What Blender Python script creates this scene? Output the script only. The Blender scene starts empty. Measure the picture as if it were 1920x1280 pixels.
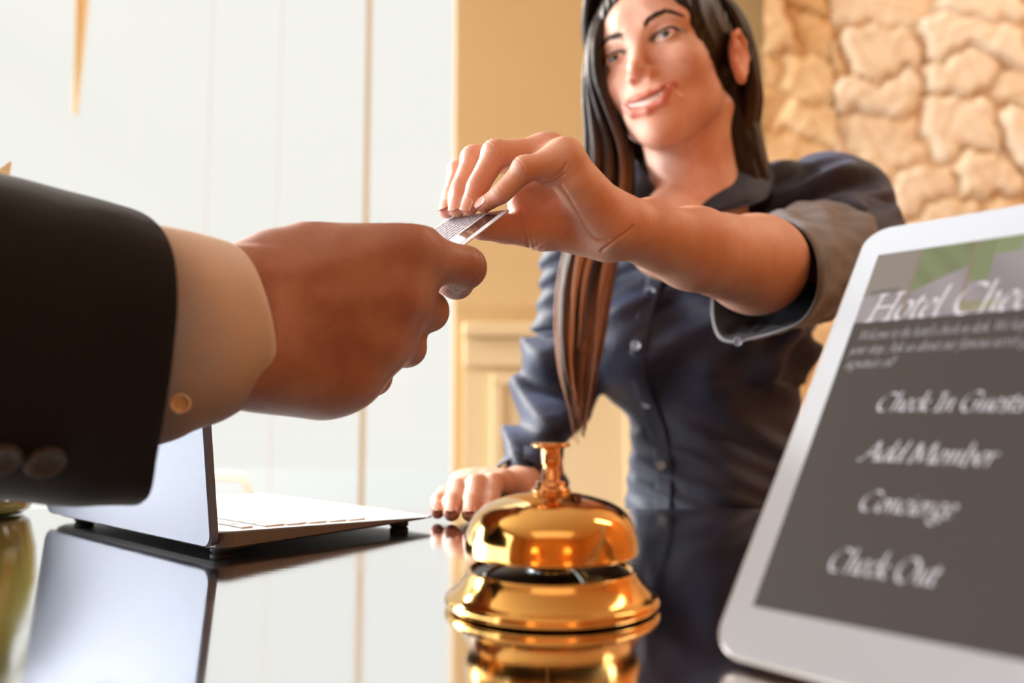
import bpy, bmesh, math, random
import numpy as np
from mathutils import Vector, Matrix
random.seed(7)
rng = np.random.default_rng(11)
PI = math.pi
CZ = 1.10                       # counter top height
FPX = 1493.33; PITCH = math.radians(5.05)
CAM = np.array([0, 0, CZ + .095])
_F = np.array([0, math.cos(PITCH), math.sin(PITCH)]); _U = np.array([0, -math.sin(PITCH), math.cos(PITCH)]); _R = np.array([1, 0, 0.])

def P(px, py, Y):
    """world point at depth Y on the ray through a photo pixel"""
    d = _F + _R*(px-960)/FPX + _U*(640-py)/FPX
    return CAM + d*(Y/d[1])
def G(px, py, z=CZ):
    d = _F + _R*(px-960)/FPX + _U*(640-py)/FPX
    return CAM + d*((z-CAM[2])/d[2])

COL = bpy.context.scene.collection
# ------------------------------------------------------------------ objects
def new_obj(name, me, mat=None, parent=None, smooth=True, kind=None, label=None, cat=None, group=None):
    o = bpy.data.objects.new(name, me); COL.objects.link(o)
    if mat is not None and me is not None:
        for m in (mat if isinstance(mat, (list, tuple)) else [mat]): me.materials.append(m)
    if me is not None and smooth:
        me.polygons.foreach_set('use_smooth', [True]*len(me.polygons))
    if parent is not None: o.parent = parent
    tag(o, label, cat, group, kind)
    return o
def tag(o, label=None, cat=None, group=None, kind=None):
    if label: o['label'] = label
    if cat: o['category'] = cat
    if group: o['group'] = group
    if kind: o['kind'] = kind
    return o
def empty(name, loc, label=None, cat=None, group=None):
    o = bpy.data.objects.new(name, None); COL.objects.link(o)
    o.location = loc; o.empty_display_size = .02
    return tag(o, label, cat, group)
def child(name, me, mat, root, **k):
    """me is in world coordinates; root is an unrotated empty"""
    me.transform(Matrix.Translation(-Vector(root.location)))
    return new_obj(name, me, mat, root, **k)

def nest(root, part, names):
    """moves root's children of these kinds under one of its parts"""
    for o in list(bpy.data.objects):
        if o.parent is root and o is not part and o.name.split('.')[0] in names: o.parent = part
def mesh_np(name, V, Fc):
    """V (n,3); Fc int array (m,4) or (m,3) or list of lists"""
    me = bpy.data.meshes.new(name)
    if isinstance(Fc, np.ndarray):
        n, k = Fc.shape
        me.vertices.add(len(V)); me.vertices.foreach_set('co', np.asarray(V, np.float32).ravel())
        me.loops.add(n*k); me.loops.foreach_set('vertex_index', Fc.astype(np.int32).ravel())
        me.polygons.add(n)
        me.polygons.foreach_set('loop_start', np.arange(0, n*k, k, dtype=np.int32))
        try: me.polygons.foreach_set('loop_total', np.full(n, k, np.int32))
        except Exception: pass
        me.update(calc_edges=True); me.validate()
    else:
        me.from_pydata([tuple(map(float, v)) for v in V], [], Fc); me.update()
    return me
def vcol(me, name, arr):
    """arr (nverts,3 or 1) -> point colour attribute"""
    a = me.color_attributes.new(name, 'FLOAT_COLOR', 'POINT')
    arr = np.asarray(arr, np.float32)
    if arr.ndim == 1: arr = np.stack([arr]*3, 1)
    full = np.ones((len(arr), 4), np.float32); full[:, :3] = arr
    a.data.foreach_set('color', full.ravel())

class MB:
    """collects geometry into one mesh"""
    def __init__(s): s.V = []; s.F = []
    def add(s, V, F):
        b = len(s.V); s.V += [tuple(map(float, v)) for v in V]; s.F += [[b+i for i in f] for f in F]; return s
    def box(s, c, size, R=None, bevel=0):
        c = np.array(c, float); h = np.array(size, float)/2
        if bevel:
            bm = bmesh.new(); bmesh.ops.create_cube(bm, size=1)
            for v in bm.verts: v.co = Vector((v.co.x*size[0], v.co.y*size[1], v.co.z*size[2]))
            bmesh.ops.bevel(bm, geom=list(bm.edges), offset=bevel, segments=2, affect='EDGES', profile=.5)
            V = [np.array(v.co) for v in bm.verts]; F = [[v.index for v in f.verts] for f in bm.faces]
            bm.free()
        else:
            V = [np.array((x, y, z))*h for x in (-1, 1) for y in (-1, 1) for z in (-1, 1)]
            F = [[0, 1, 3, 2], [4, 6, 7, 5], [0, 4, 5, 1], [2, 3, 7, 6], [0, 2, 6, 4], [1, 5, 7, 3]]
        if R is not None: V = [R @ v for v in V]
        return s.add([v+c for v in V], F)
    def lathe(s, prof, c=(0, 0, 0), n=48, R=None):
        c = np.array(c, float); V = []; F = []
        for r, z in prof:
            for i in range(n):
                a = 2*PI*i/n; V.append(np.array((r*math.cos(a), r*math.sin(a), z)))
        m = len(prof)
        for j in range(m-1):
            for i in range(n):
                F.append([j*n+i, j*n+(i+1) % n, (j+1)*n+(i+1) % n, (j+1)*n+i])
        if R is not None: V = [R @ v for v in V]
        return s.add([v+c for v in V], F)
    def tube(s, pts, rad, n=10, cap=True, flat=1.0, up=None):
        pts = np.asarray(pts, float); m = len(pts)
        rad = np.full(m, rad) if np.isscalar(rad) else np.asarray(rad, float)
        T = np.gradient(pts, axis=0); T /= np.linalg.norm(T, axis=1)[:, None]+1e-12
        N = np.array(up if up is not None else (0, 0, 1.))
        if abs(T[0] @ N) > .95: N = np.array((0, 1., 0))
        V = []; F = []
        for i in range(m):
            N = N-T[i]*(N @ T[i]); N /= np.linalg.norm(N)+1e-12; B = np.cross(T[i], N)
            for k in range(n):
                a = 2*PI*k/n; V.append(pts[i]+rad[i]*(N*math.cos(a)*flat+B*math.sin(a)))
        for i in range(m-1):
            for k in range(n):
                F.append([i*n+k, i*n+(k+1) % n, (i+1)*n+(k+1) % n, (i+1)*n+k])
        if cap: F.append(list(range(n))[::-1]); F.append([(m-1)*n+k for k in range(n)])
        return s.add(V, F)
    def loft(s, rings, closed=True, cap=False):
        n = len(rings[0]); V = [p for r in rings for p in r]; F = []
        for j in range(len(rings)-1):
            for i in range(n if closed else n-1):
                F.append([j*n+i, j*n+(i+1) % n, (j+1)*n+(i+1) % n, (j+1)*n+i])
        if cap: F.append(list(range(n))[::-1]); F.append([(len(rings)-1)*n+i for i in range(n)])
        return s.add(V, F)
    def mesh(s, name): return mesh_np(name, s.V, s.F)
    def build(s, name, mat, parent=None, **k):
        me = s.mesh(name)
        if parent is not None: return child(name, me, mat, parent, **k)
        return new_obj(name, me, mat, **k)

def catmull(pts, n=8, closed=False):
    pts = np.asarray(pts, float)
    if closed: Q = np.vstack([pts[-1], pts, pts[0], pts[1]])
    else: Q = np.vstack([2*pts[0]-pts[1], pts, 2*pts[-1]-pts[-2]])
    out = []
    for i in range(1, len(Q)-2):
        p0, p1, p2, p3 = Q[i-1:i+3]
        for t in np.linspace(0, 1, n, endpoint=False):
            out.append(.5*((2*p1)+(p2-p0)*t+(2*p0-5*p1+4*p2-p3)*t*t+(3*p1-p0-3*p2+p3)*t**3))
    if not closed: out.append(pts[-1])
    return np.array(out)

# ------------------------------------------------------------------ signed distance fields
def smooth01(t): t = np.clip(t, 0, 1); return t*t*(3-2*t)
class Field:
    def __init__(s, lo, hi, h):
        s.lo = np.array(lo, float); s.h = h
        s.n = np.ceil((np.array(hi)-s.lo)/h).astype(int)+1
        s.D = np.full(s.n, 1.0, np.float32)
        s.ax = [(s.lo[i]+np.arange(s.n[i])*h).astype(np.float32) for i in range(3)]
    def _sl(s, lo, hi):
        a = np.clip(np.floor((np.array(lo)-s.lo)/s.h).astype(int), 0, s.n)
        b = np.clip(np.ceil((np.array(hi)-s.lo)/s.h).astype(int)+1, 0, s.n)
        return tuple(slice(a[i], b[i]) for i in range(3))
    def _g(s, sl):
        return s.ax[0][sl[0]][:, None, None], s.ax[1][sl[1]][None, :, None], s.ax[2][sl[2]][None, None, :]
    @staticmethod
    def comb(A, B, k, mode):
        if mode == 'add':
            if np.isscalar(k) and k <= 0: return np.minimum(A, B)
            h = np.maximum(k-np.abs(A-B), 0)/k; return np.minimum(A, B)-h*h*k*.25
        B = -B
        if np.isscalar(k) and k <= 0: return np.maximum(A, B)
        h = np.maximum(k-np.abs(A-B), 0)/k; return np.maximum(A, B)+h*h*k*.25
    def apply(s, fn, lo, hi, k=0., mode='add', pad=None):
        kk = k if np.isscalar(k) else .02
        pad = (kk+3*s.h) if pad is None else pad
        sl = s._sl(np.array(lo)-pad, np.array(hi)+pad)
        if any(q.stop <= q.start for q in sl): return s
        X, Y, Z = s._g(sl)
        d = fn(X, Y, Z).astype(np.float32)
        s.D[sl] = s.comb(s.D[sl], d, k, mode); return s
    def cap(s, a, b, ra, rb, k=0., mode='add', sq=None):
        """tapered capsule; sq=(axis, factor) flattens across an axis"""
        a = np.array(a, float); b = np.array(b, float); R = max(ra, rb)
        return s.apply(capf(a, b, ra, rb, sq), np.minimum(a, b)-R, np.maximum(a, b)+R, k, mode)
    def ell(s, c, r, k=0., mode='add', M=None):
        c = np.array(c, float); r = np.array(r, float); R = r.max()
        return s.apply(ellf(c, r, M), c-R, c+R, k, mode)
    def chain(s, pts, rad, k=0.004, kroot=None, root=None, reach=.02):
        """a finger: capsules united tightly, then blended to the body only near root"""
        pts = [np.array(p, float) for p in pts]
        lo = np.min(pts, 0)-max(rad); hi = np.max(pts, 0)+max(rad)
        root = pts[0] if root is None else root
        def fn(X, Y, Z):
            d = None
            for i in range(len(pts)-1):
                e = capf(pts[i], pts[i+1], rad[i], rad[i+1])(X, Y, Z)
                d = e if d is None else Field.comb(d, e, k, 'add')
            return d
        if kroot is None: return s.apply(fn, lo, hi, k)
        pad = kroot+3*s.h; sl = s._sl(lo-pad, hi+pad)
        if any(q.stop <= q.start for q in sl): return s
        X, Y, Z = s._g(sl); d = fn(X, Y, Z)
        rr = np.sqrt((X-root[0])**2+(Y-root[1])**2+(Z-root[2])**2)
        K = .0012+(kroot-.0012)*(1-smooth01((rr-reach*.5)/reach))
        s.D[sl] = s.comb(s.D[sl], d.astype(np.float32), K, 'add'); return s
    def warp(s, fn, band=.012):
        """adds a displacement to the field near its surface"""
        I = np.nonzero(np.abs(s.D) < band)
        p = np.stack([s.ax[i][I[i]] for i in range(3)], 1)
        s.D[I] += fn(p).astype(np.float32); return s
    def mesh(s):
        D = s.D; S = D < 0; n = D.shape
        cnt = np.zeros(tuple(np.array(n)-1), np.uint8)
        for i in (0, 1):
            for j in (0, 1):
                for k in (0, 1): cnt += S[i:n[0]-1+i, j:n[1]-1+j, k:n[2]-1+k]
        I = np.nonzero((cnt > 0) & (cnt < 8)); m = len(I[0]); I3 = np.stack(I, 1)
        idx = np.full(cnt.shape, -1, np.int64); idx[I] = np.arange(m)
        acc = np.zeros((m, 3)); w = np.zeros(m)
        cor = [(i, j, k) for i in (0, 1) for j in (0, 1) for k in (0, 1)]
        val = {c: D[I[0]+c[0], I[1]+c[1], I[2]+c[2]] for c in cor}
        for c in cor:
            for ax in range(3):
                if c[ax]: continue
                e = list(c); e[ax] = 1; e = tuple(e)
                a, b = val[c], val[e]; hit = (a < 0) != (b < 0)
                t = np.where(hit, a/np.where(a-b == 0, 1, a-b), 0)
                q = np.tile(np.array(c, float), (m, 1)); q[:, ax] += t
                acc += q*hit[:, None]; w += hit
        V = s.lo+(I3+acc/w[:, None])*s.h
        Fs = []
        for ax in range(3):
            o = [1, 2] if ax == 0 else ([2, 0] if ax == 1 else [0, 1])
            a = S.take(range(0, n[ax]-1), ax); b = S.take(range(1, n[ax]), ax)
            ch = np.nonzero(a != b); E = np.stack(ch, 1)
            ok = np.ones(len(E), bool)
            for q in o: ok &= (E[:, q] >= 1) & (E[:, q] <= n[q]-2)
            E = E[ok]; flip = a[tuple(E.T)]
            def at(du, dv):
                Q = E.copy(); Q[:, o[0]] -= du; Q[:, o[1]] -= dv; return idx[tuple(Q.T)]
            q = np.stack([at(1, 1), at(0, 1), at(0, 0), at(1, 0)], 1)
            q[~flip] = q[~flip][:, ::-1]
            Fs.append(q)
        Fc = np.vstack(Fs); Fc = Fc[(Fc >= 0).all(1)]
        return V, Fc
def capf(a, b, ra, rb, sq=None):
    ba = b-a; L2 = float(ba @ ba)+1e-12
    def fn(X, Y, Z):
        px, py, pz = X-a[0], Y-a[1], Z-a[2]
        h = np.clip((px*ba[0]+py*ba[1]+pz*ba[2])/L2, 0, 1)
        qx, qy, qz = px-h*ba[0], py-h*ba[1], pz-h*ba[2]
        if sq is not None:
            ax, fct = sq; t = (qx*ax[0]+qy*ax[1]+qz*ax[2])*(fct-1)
            qx = qx+t*ax[0]; qy = qy+t*ax[1]; qz = qz+t*ax[2]
        return np.sqrt(qx*qx+qy*qy+qz*qz)-(ra+(rb-ra)*h)
    return fn
def ellf(c, r, M=None):
    def fn(X, Y, Z):
        x, y, z = X-c[0], Y-c[1], Z-c[2]
        if M is not None:
            x, y, z = (M[0, 0]*x+M[1, 0]*y+M[2, 0]*z, M[0, 1]*x+M[1, 1]*y+M[2, 1]*z, M[0, 2]*x+M[1, 2]*y+M[2, 2]*z)
        k0 = np.sqrt((x/r[0])**2+(y/r[1])**2+(z/r[2])**2); k1 = np.sqrt((x/r[0]**2)**2+(y/r[1]**2)**2+(z/r[2]**2)**2)
        return k0*(k0-1)/(k1+1e-9)
    return fn
def frame(z, x=None):
    z = np.array(z, float); z /= np.linalg.norm(z)
    x = np.array(x if x is not None else ((0, 0, 1) if abs(z[2]) < .9 else (1, 0, 0)), float)
    x = x-z*(x @ z); x /= np.linalg.norm(x)
    return np.stack([x, np.cross(z, x), z], 1)       # columns
def normals(V, Fc):
    a, b, c, d = (V[Fc[:, i]] for i in range(4))
    n = np.cross(c-a, d-b); N = np.zeros_like(V)
    for i in range(4): np.add.at(N, Fc[:, i], n)
    return N/(np.linalg.norm(N, axis=1)[:, None]+1e-12)
def relax(V, Fc, n, lam=.5):
    E = np.vstack([Fc[:, [i, (i+1) % 4]] for i in range(4)]); deg = np.bincount(E.ravel(), minlength=len(V)).astype(float)[:, None]+1e-9
    for _ in range(n):
        S = np.stack([np.bincount(E[:, 0], V[E[:, 1], k], len(V))+np.bincount(E[:, 1], V[E[:, 0], k], len(V)) for k in range(3)], 1)
        V = V+lam*(S/deg-V)
    return V
def join(parts):
    Vs = []; Fs = []; o = 0
    for V, Fc in parts: Vs.append(V); Fs.append(Fc+o); o += len(V)
    return np.vstack(Vs), np.vstack(Fs)
def segd(V, a, b):
    a = np.array(a, float); b = np.array(b, float); ba = b-a
    h = np.clip(((V-a) @ ba)/(ba @ ba), 0, 1); return np.linalg.norm(V-a-h[:, None]*ba, axis=1)

def dirn_(a, b): return (b-a)/np.linalg.norm(b-a)
# ------------------------------------------------------------------ materials
def srgb(r, g, b):
    f = lambda c: (c/255/12.92) if c/255 <= .04045 else ((c/255+.055)/1.055)**2.4
    return (f(r), f(g), f(b), 1)
class Mat:
    def __init__(s, name, base=(.5, .5, .5, 1), rough=.5, metal=0., **k):
        s.m = bpy.data.materials.new(name); s.m.use_nodes = True; s.t = s.m.node_tree; s.n = s.t.nodes; s.l = s.t.links
        s.b = s.n['Principled BSDF']; s.set(**{'Base Color': base, 'Roughness': rough, 'Metallic': metal}); s.set(**k)
    def set(s, **k):
        for a, v in k.items(): s.b.inputs[a.replace('_', ' ')].default_value = v
    def node(s, ty, **k):
        n = s.n.new(ty)
        for a, v in k.items():
            if hasattr(n, a): setattr(n, a, v)
            else: n.inputs[a.replace('_', ' ')].default_value = v
        return n
    def link(s, a, b): s.l.new(a, b)
    def coord(s, out='Object', scale=(1, 1, 1), rot=(0, 0, 0)):
        tc = s.node('ShaderNodeTexCoord'); mp = s.node('ShaderNodeMapping')
        mp.inputs['Scale'].default_value = scale; mp.inputs['Rotation'].default_value = rot
        s.link(tc.outputs[out], mp.inputs[0]); return mp.outputs[0]
    def noise(s, scale, vec=None, detail=4, rough=.55, out='Fac'):
        n = s.node('ShaderNodeTexNoise'); n.inputs['Scale'].default_value = scale; n.inputs['Detail'].default_value = detail
        n.inputs['Roughness'].default_value = rough
        s.link(vec if vec is not None else s.coord(), n.inputs['Vector']); return n.outputs[out]
    def ramp(s, fac, stops):
        r = s.node('ShaderNodeValToRGB'); e = r.color_ramp.elements
        while len(e) < len(stops): e.new(.5)
        for i, (p, c) in enumerate(stops): e[i].position = p; e[i].color = c
        s.link(fac, r.inputs[0]); return r.outputs[0]
    def mix(s, fac, a, b, mode='MIX'):
        n = s.node('ShaderNodeMix', data_type='RGBA', blend_type=mode)
        for v, q in ((fac, n.inputs[0]), (a, n.inputs[6]), (b, n.inputs[7])):
            if hasattr(v, 'links'): s.link(v, q)
            else: q.default_value = v
        return n.outputs[2]
    def bump(s, h, strength=.3, dist=.001, prev=None):
        n = s.node('ShaderNodeBump'); n.inputs['Strength'].default_value = strength; n.inputs['Distance'].default_value = dist
        s.link(h, n.inputs['Height'])
        if prev is not None: s.link(prev, n.inputs['Normal'])
        s.link(n.outputs[0], s.b.inputs['Normal']); return n.outputs[0]
    def to(s, a, inp): s.link(a, s.b.inputs[inp])
    def attr(s, name): return s.node('ShaderNodeAttribute', attribute_name=name).outputs['Color']

def skin_mat(name, base, red, sss=.12, fine=900, lines=.25):
    m = Mat(name, base, .42, 0)
    m.set(Subsurface_Weight=sss, Subsurface_Scale=.012, Specular_IOR_Level=.4)
    m.b.inputs['Subsurface Radius'].default_value = (1, .32, .16)
    n = m.noise(35, detail=5)
    c = m.mix(m.ramp(n, [(.35, (0, 0, 0, 1)), (.7, (1, 1, 1, 1))]), base, red)
    c = m.mix(1.0, c, m.attr('tint'), 'MULTIPLY'); m.to(c, 'Base Color')
    v = m.node('ShaderNodeTexVoronoi'); v.inputs['Scale'].default_value = fine; m.link(m.coord(), v.inputs['Vector'])
    b1 = m.bump(v.outputs['Distance'], lines, .0006)
    m.bump(m.noise(220, detail=6), .22, .0012, b1)
    return m.m
M = {}
M['skin_w'] = skin_mat('receptionist_skin', srgb(228, 184, 162), srgb(216, 156, 132), .14, 1300, .4)
M['skin_m'] = skin_mat('guest_skin', srgb(178, 134, 118), srgb(156, 106, 90), .08)
m = Mat('fingernail', srgb(236, 176, 156), .18); m.set(Coat_Weight=.5, Subsurface_Weight=.1, Subsurface_Scale=.004); M['nail'] = m.m
m = Mat('lip', srgb(190, 96, 90), .3); M['lip'] = m.m
m = Mat('teeth', srgb(240, 234, 225), .2); M['teeth'] = m.m
m = Mat('navy_cotton', srgb(38, 42, 62), .62); m.set(Sheen_Weight=.35, Sheen_Roughness=.4, Specular_IOR_Level=.45)
m.b.inputs['Sheen Tint'].default_value = srgb(150, 165, 215)
c = m.mix(m.noise(60, detail=6), srgb(18, 21, 38), srgb(32, 37, 62)); m.to(c, 'Base Color')
w = m.node('ShaderNodeTexWave'); w.inputs['Scale'].default_value = 420; w.inputs['Distortion'].default_value = .6; m.link(m.coord(), w.inputs['Vector'])
b1 = m.bump(w.outputs['Fac'], .12, .0006); m.bump(m.noise(26, detail=5), .5, .006, b1); M['shirt'] = m.m
m = Mat('navy_cotton_inside', srgb(92, 88, 92), .75); m.set(Sheen_Weight=.4)
w = m.node('ShaderNodeTexWave'); w.inputs['Scale'].default_value = 300; w.inputs['Distortion'].default_value = 1.5; m.link(m.coord(), w.inputs['Vector'])
b1 = m.bump(w.outputs['Fac'], .25, .0008); m.bump(m.noise(40), .5, .004, b1); M['cuff'] = m.m
m = Mat('sleeve_inner_shade', srgb(20, 20, 28), .85); M['inner_shade'] = m.m  # inside of the rolled sleeve, its shade put into the dark colour
m = Mat('shirt_button', srgb(150, 165, 185), .2); m.set(Coat_Weight=.6); M['button'] = m.m
m = Mat('hair', srgb(45, 26, 20), .42); m.set(Specular_IOR_Level=.25)
m.to(m.attr('tint'), 'Base Color')
w = m.node('ShaderNodeTexNoise'); w.inputs['Scale'].default_value = 220; m.link(m.coord(scale=(1, 1, .12)), w.inputs['Vector']); m.bump(w.outputs['Fac'], .5, .002)
M['hair'] = m.m
m = Mat('eye', (1, 1, 1, 1), .06); m.to(m.attr('tint'), 'Base Color'); m.set(Coat_Weight=.25, Coat_Roughness=.02); M['eye'] = m.m
m = Mat('jacket', srgb(13, 11, 15), .9); m.set(Sheen_Weight=.04, Specular_IOR_Level=.25)
b1 = m.bump(m.noise(900, detail=3), .3, .0006); m.bump(m.noise(18, detail=3), .4, .004, b1); M['jacket'] = m.m
m = Mat('dress_shirt', srgb(214, 204, 200), .7); m.set(Sheen_Weight=.2, Subsurface_Weight=.1, Subsurface_Scale=.01)
w = m.node('ShaderNodeTexWave'); w.inputs['Scale'].default_value = 500; m.link(m.coord(), w.inputs['Vector'])
b1 = m.bump(w.outputs['Fac'], .15, .0005); m.bump(m.noise(30, detail=4), .35, .004, b1); M['dshirt'] = m.m
m = Mat('cuff_button', srgb(232, 206, 168), .25); m.set(Coat_Weight=.4); M['cbutton'] = m.m
m = Mat('jacket_button', srgb(40, 29, 19), .7); M['jbutton'] = m.m
m = Mat('brass', srgb(232, 178, 84), .10, 1.0)
r = m.ramp(m.noise(30, detail=6), [(.3, (.05, .05, .05, 1)), (.8, (.17, .17, .17, 1))]); m.to(r, 'Roughness')
c = m.mix(m.noise(14, detail=5), srgb(236, 190, 112), srgb(206, 150, 80)); m.to(c, 'Base Color'); M['brass'] = m.m
m = Mat('worn_copper', srgb(205, 148, 100), .14, 1.0); M['copper'] = m.m
m = Mat('steel', srgb(150, 148, 142), .22, 1.0); M['steel'] = m.m
m = Mat('dark_metal', srgb(30, 25, 22), .4, .7); M['darkm'] = m.m
m = Mat('aluminium', srgb(92, 96, 110), .5, .3); m.bump(m.noise(1500, detail=2), .06, .0003); M['alu'] = m.m
m = Mat('aluminium_side', srgb(92, 86, 86), .45, .3); M['alu_side'] = m.m
m = Mat('aluminium_deck_lit', srgb(226, 228, 232), .4, .2); M['deck_lit'] = m.m  # lighter copy of the aluminium, strong daylight put into its colour
m = Mat('key_white', srgb(236, 238, 240), .45); M['key'] = m.m
m = Mat('black_rubber', srgb(18, 18, 20), .7); M['rubber'] = m.m
m = Mat('tablet_white', srgb(186, 199, 214), .14); m.set(Coat_Weight=.6, Coat_Roughness=.03); M['tabw'] = m.m
m = Mat('tablet_back', srgb(200, 190, 182), .3, .8); M['tabb'] = m.m
def emis(name, col, strength=1, rough=.08, base=None):
    m = Mat(name, base or (0, 0, 0, 1), rough); m.b.inputs['Emission Color'].default_value = col; m.set(Emission_Strength=strength); return m
# ------------------------------------------------------------------ receptionist
def rot(a, b, c):
    cz, sz = math.cos(a), math.sin(a); cx, sx = math.cos(b), math.sin(b); cy, sy = math.cos(c), math.sin(c)
    return np.array([[cz, -sz, 0], [sz, cz, 0], [0, 0, 1]]) @ np.array([[1, 0, 0], [0, cx, -sx], [0, sx, cx]]) @ np.array([[cy, 0, sy], [0, 1, 0], [-sy, 0, cy]])
HR = rot(2.5341, -.0413, .1695); HT = np.array([.1836, .8997, CZ+.4942])
def HW(p): return np.asarray(p) @ HR.T+HT          # head local -> world
def WH(p): return (np.asarray(p)-HT) @ HR           # world -> head local
woman = empty('person', (.28, .98, CZ-.3), 'smiling woman in a dark navy shirt handing over a card across the counter', 'person')

# the card's plane, which the fingertips touch
cA = P(957, 392, .55); cB = P(835, 408, .58); cu = dirn_(cA, cB)
_n = np.cross(cA-CAM, P(872, 457, .55)-CAM); cvv = np.cross(_n, cu); cvv /= np.linalg.norm(cvv); cvv = cvv if cvv[1] < 0 else -cvv
cn = np.cross(cu, cvv); cn = cn if cn @ (CAM-cA) > 0 else -cn
# --- left hand and forearm (1 mm cells)
wr = P(1178, 430, .602); el = P(1462, 490, .862)
pk = dict(m=P(1058, 296, .557), p=P(984, 318, .546), d=P(941, 362, .548), t=P(912, 399, .5515))
rg = dict(m=P(1026, 284, .577), p=P(930, 290, .566), d=P(896, 349, .562), t=P(884, 405, .5595))
md = dict(m=P(990, 280, .598), p=P(890, 299, .583), d=P(864, 356, .573), t=P(857, 405, .567))
ix = dict(m=P(965, 292, .617), p=P(863, 322, .598), d=P(845, 372, .584), t=P(835, 407, .574))
for f_, s_, r_, w_ in ((pk, .0185, .0058, .003), (rg, .0295, .0066, .005), (md, .0405, .0066, .005), (ix, .0500, .0061, .005)): f_['t'] = cA+cu*s_+cvv*w_+cn*(r_+.0006)
th = dict(c=P(1120, 446, .612), m=P(1010, 436, .600), i=P(945, 428, .585), t=P(893, 426, .5745))
th['t'] = cA+cu*.026+cvv*.004-cn*.0100
FW = Field((-.075, .49, CZ+.14), (.36, .90, CZ+.30), .0009)
FW.cap(wr, P(1300, 466, .655), .0225, .033, .0, sq=((0, .83, .55), 1.18))
FW.cap(P(1300, 466, .655), P(1418, 496, .742), .0335, .0430, .012)
FW.cap(P(1418, 496, .742), el, .0430, .040, .02); FW.cap(P(975, 374, .600), P(1030, 345, .602), .0085, .010, .012)
FW.ell(P(1222, 396, .612), (.0105, .0105, .0095), .014)              # ulna head
# palm slab: metacarpals
FW.cap(P(1155, 420, .588), pk['m'], .0175, .0122, .018)
FW.cap(P(1155, 415, .600), rg['m'], .016, .0115, .014)
FW.cap(P(1150, 408, .610), md['m'], .0165, .0115, .014)
FW.cap(P(1145, 420, .620), ix['m'], .0155, .0115, .014)
FW.cap(P(1140, 430, .585), P(1075, 345, .562), .0150, .0130, .012)     # hypothenar
FW.cap(P(1135, 445, .606), P(1030, 424, .598), .0185, .0165, .012)     # thenar
FW.cap(P(1050, 405, .600), P(985, 395, .598), .0165, .0110, .012)
FW.cap(P(1110, 395, .603), P(1035, 362, .606), .0150, .0130, .014); FW.cap(pk['m']+np.array([0, .002, -.004]), P(1025, 322, .556), .0125, .0095, .008)
FW.cap(P(1045, 340, .598), P(1000, 325, .602), .0120, .0100, .012)
for f, r in ((pk, (.0108, .0087, .0070, .0058)), (rg, (.0116, .0098, .0080, .0066)), (md, (.0114, .0096, .0079, .0066)), (ix, (.0106, .0087, .0072, .0061))):
    FW.chain([f['m'], f['p'], f['d'], f['t']], r, k=.003, kroot=.012, reach=.026)
    u = np.cross(f['p']-f['m'], f['d']-f['p']); bis = (f['p']-f['m'])/np.linalg.norm(f['p']-f['m'])-(f['d']-f['p'])/np.linalg.norm(f['d']-f['p'])
    bis /= np.linalg.norm(bis)
    FW.ell(f['p']+bis*.0022, (r[1]*.92,)*3, .004)                       # PIP knuckle
    FW.ell(f['m']+np.array([.001, 0, .002]), (.0090,)*3, .008)          # MCP knuckle
FW.chain([th['m'], th['i'], th['t']], (.0125, .0108, .0088), k=.004, kroot=.012, reach=.03)
hv, hf = FW.mesh(); hv = relax(hv, hf, 8); hn = normals(hv, hf)
def crease(V, N, f, depth, w, steps):
    """shallow creases across a finger at joint positions; steps = [(point, axis)]"""
    for p, ax, o in steps:
        t = (V-p) @ ax-o; near = np.linalg.norm(V-p, axis=1) < .016
        V -= N*(depth*np.exp(-(t/w)**2)*near)[:, None]
def dirn(a, b): return (b-a)/np.linalg.norm(b-a)
for f in (pk, rg, md, ix):
    a1 = dirn(f['m'], f['d']); a2 = dirn(f['p'], f['t'])
    crease(hv, hn, f, .00032, .0007, [(f['p'], a1, o) for o in (-.003, 0, .003)]+[(f['d'], a2, o) for o in (-.002, 0, .002)])
crease(hv, hn, th, .0009, .0009, [(th['m'], dirn(th['m'], th['i']), o) for o in (.006,)])
crease(hv, hn, th, .0004, .0008, [(th['m'], dirn(th['m'], th['i']), o) for o in (.001, -.005)])
def px_of(V):
    d = V-CAM; z = d @ _F; return np.stack([960+FPX*(d @ _R)/z, 640-FPX*(d @ _U)/z], 1)
hpx = px_of(hv); fac = np.einsum('ij,ij->i', hn, CAM-hv) > 0
# palm and wrist creases
for line, dp, w in (([(1052, 350), (1075, 385), (1096, 425), (1118, 448), (1140, 452)], .0012, 3.2), ([(1018, 346), (1038, 342), (1058, 326)], .0010, 2.6), ([(1036, 334), (1052, 322), (1062, 306)], .0007, 2.4),
                    ([(1128, 470), (1152, 452), (1176, 436), (1186, 424)], .0011, 3.0), ([(978, 398), (984, 425), (990, 450), (992, 466)], .0012, 2.8), ([(996, 440), (1000, 458), (1003, 470)], .0007, 2.2), ([(1120, 452), (1152, 446), (1180, 430)], .0006, 2.4)):
    ln = catmull(line, 6); d = np.full(len(hv), 1e9)
    for i in range(len(ln)-1):
        a, b = ln[i], ln[i+1]; h = np.clip(((hpx-a) @ (b-a))/((b-a) @ (b-a)), 0, 1); d = np.minimum(d, np.linalg.norm(hpx-a-h[:, None]*(b-a), axis=1))
    hv = hv-hn*(dp*np.exp(-(d/w)**2)*fac)[:, None]
hand_part = (hv, hf)

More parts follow.
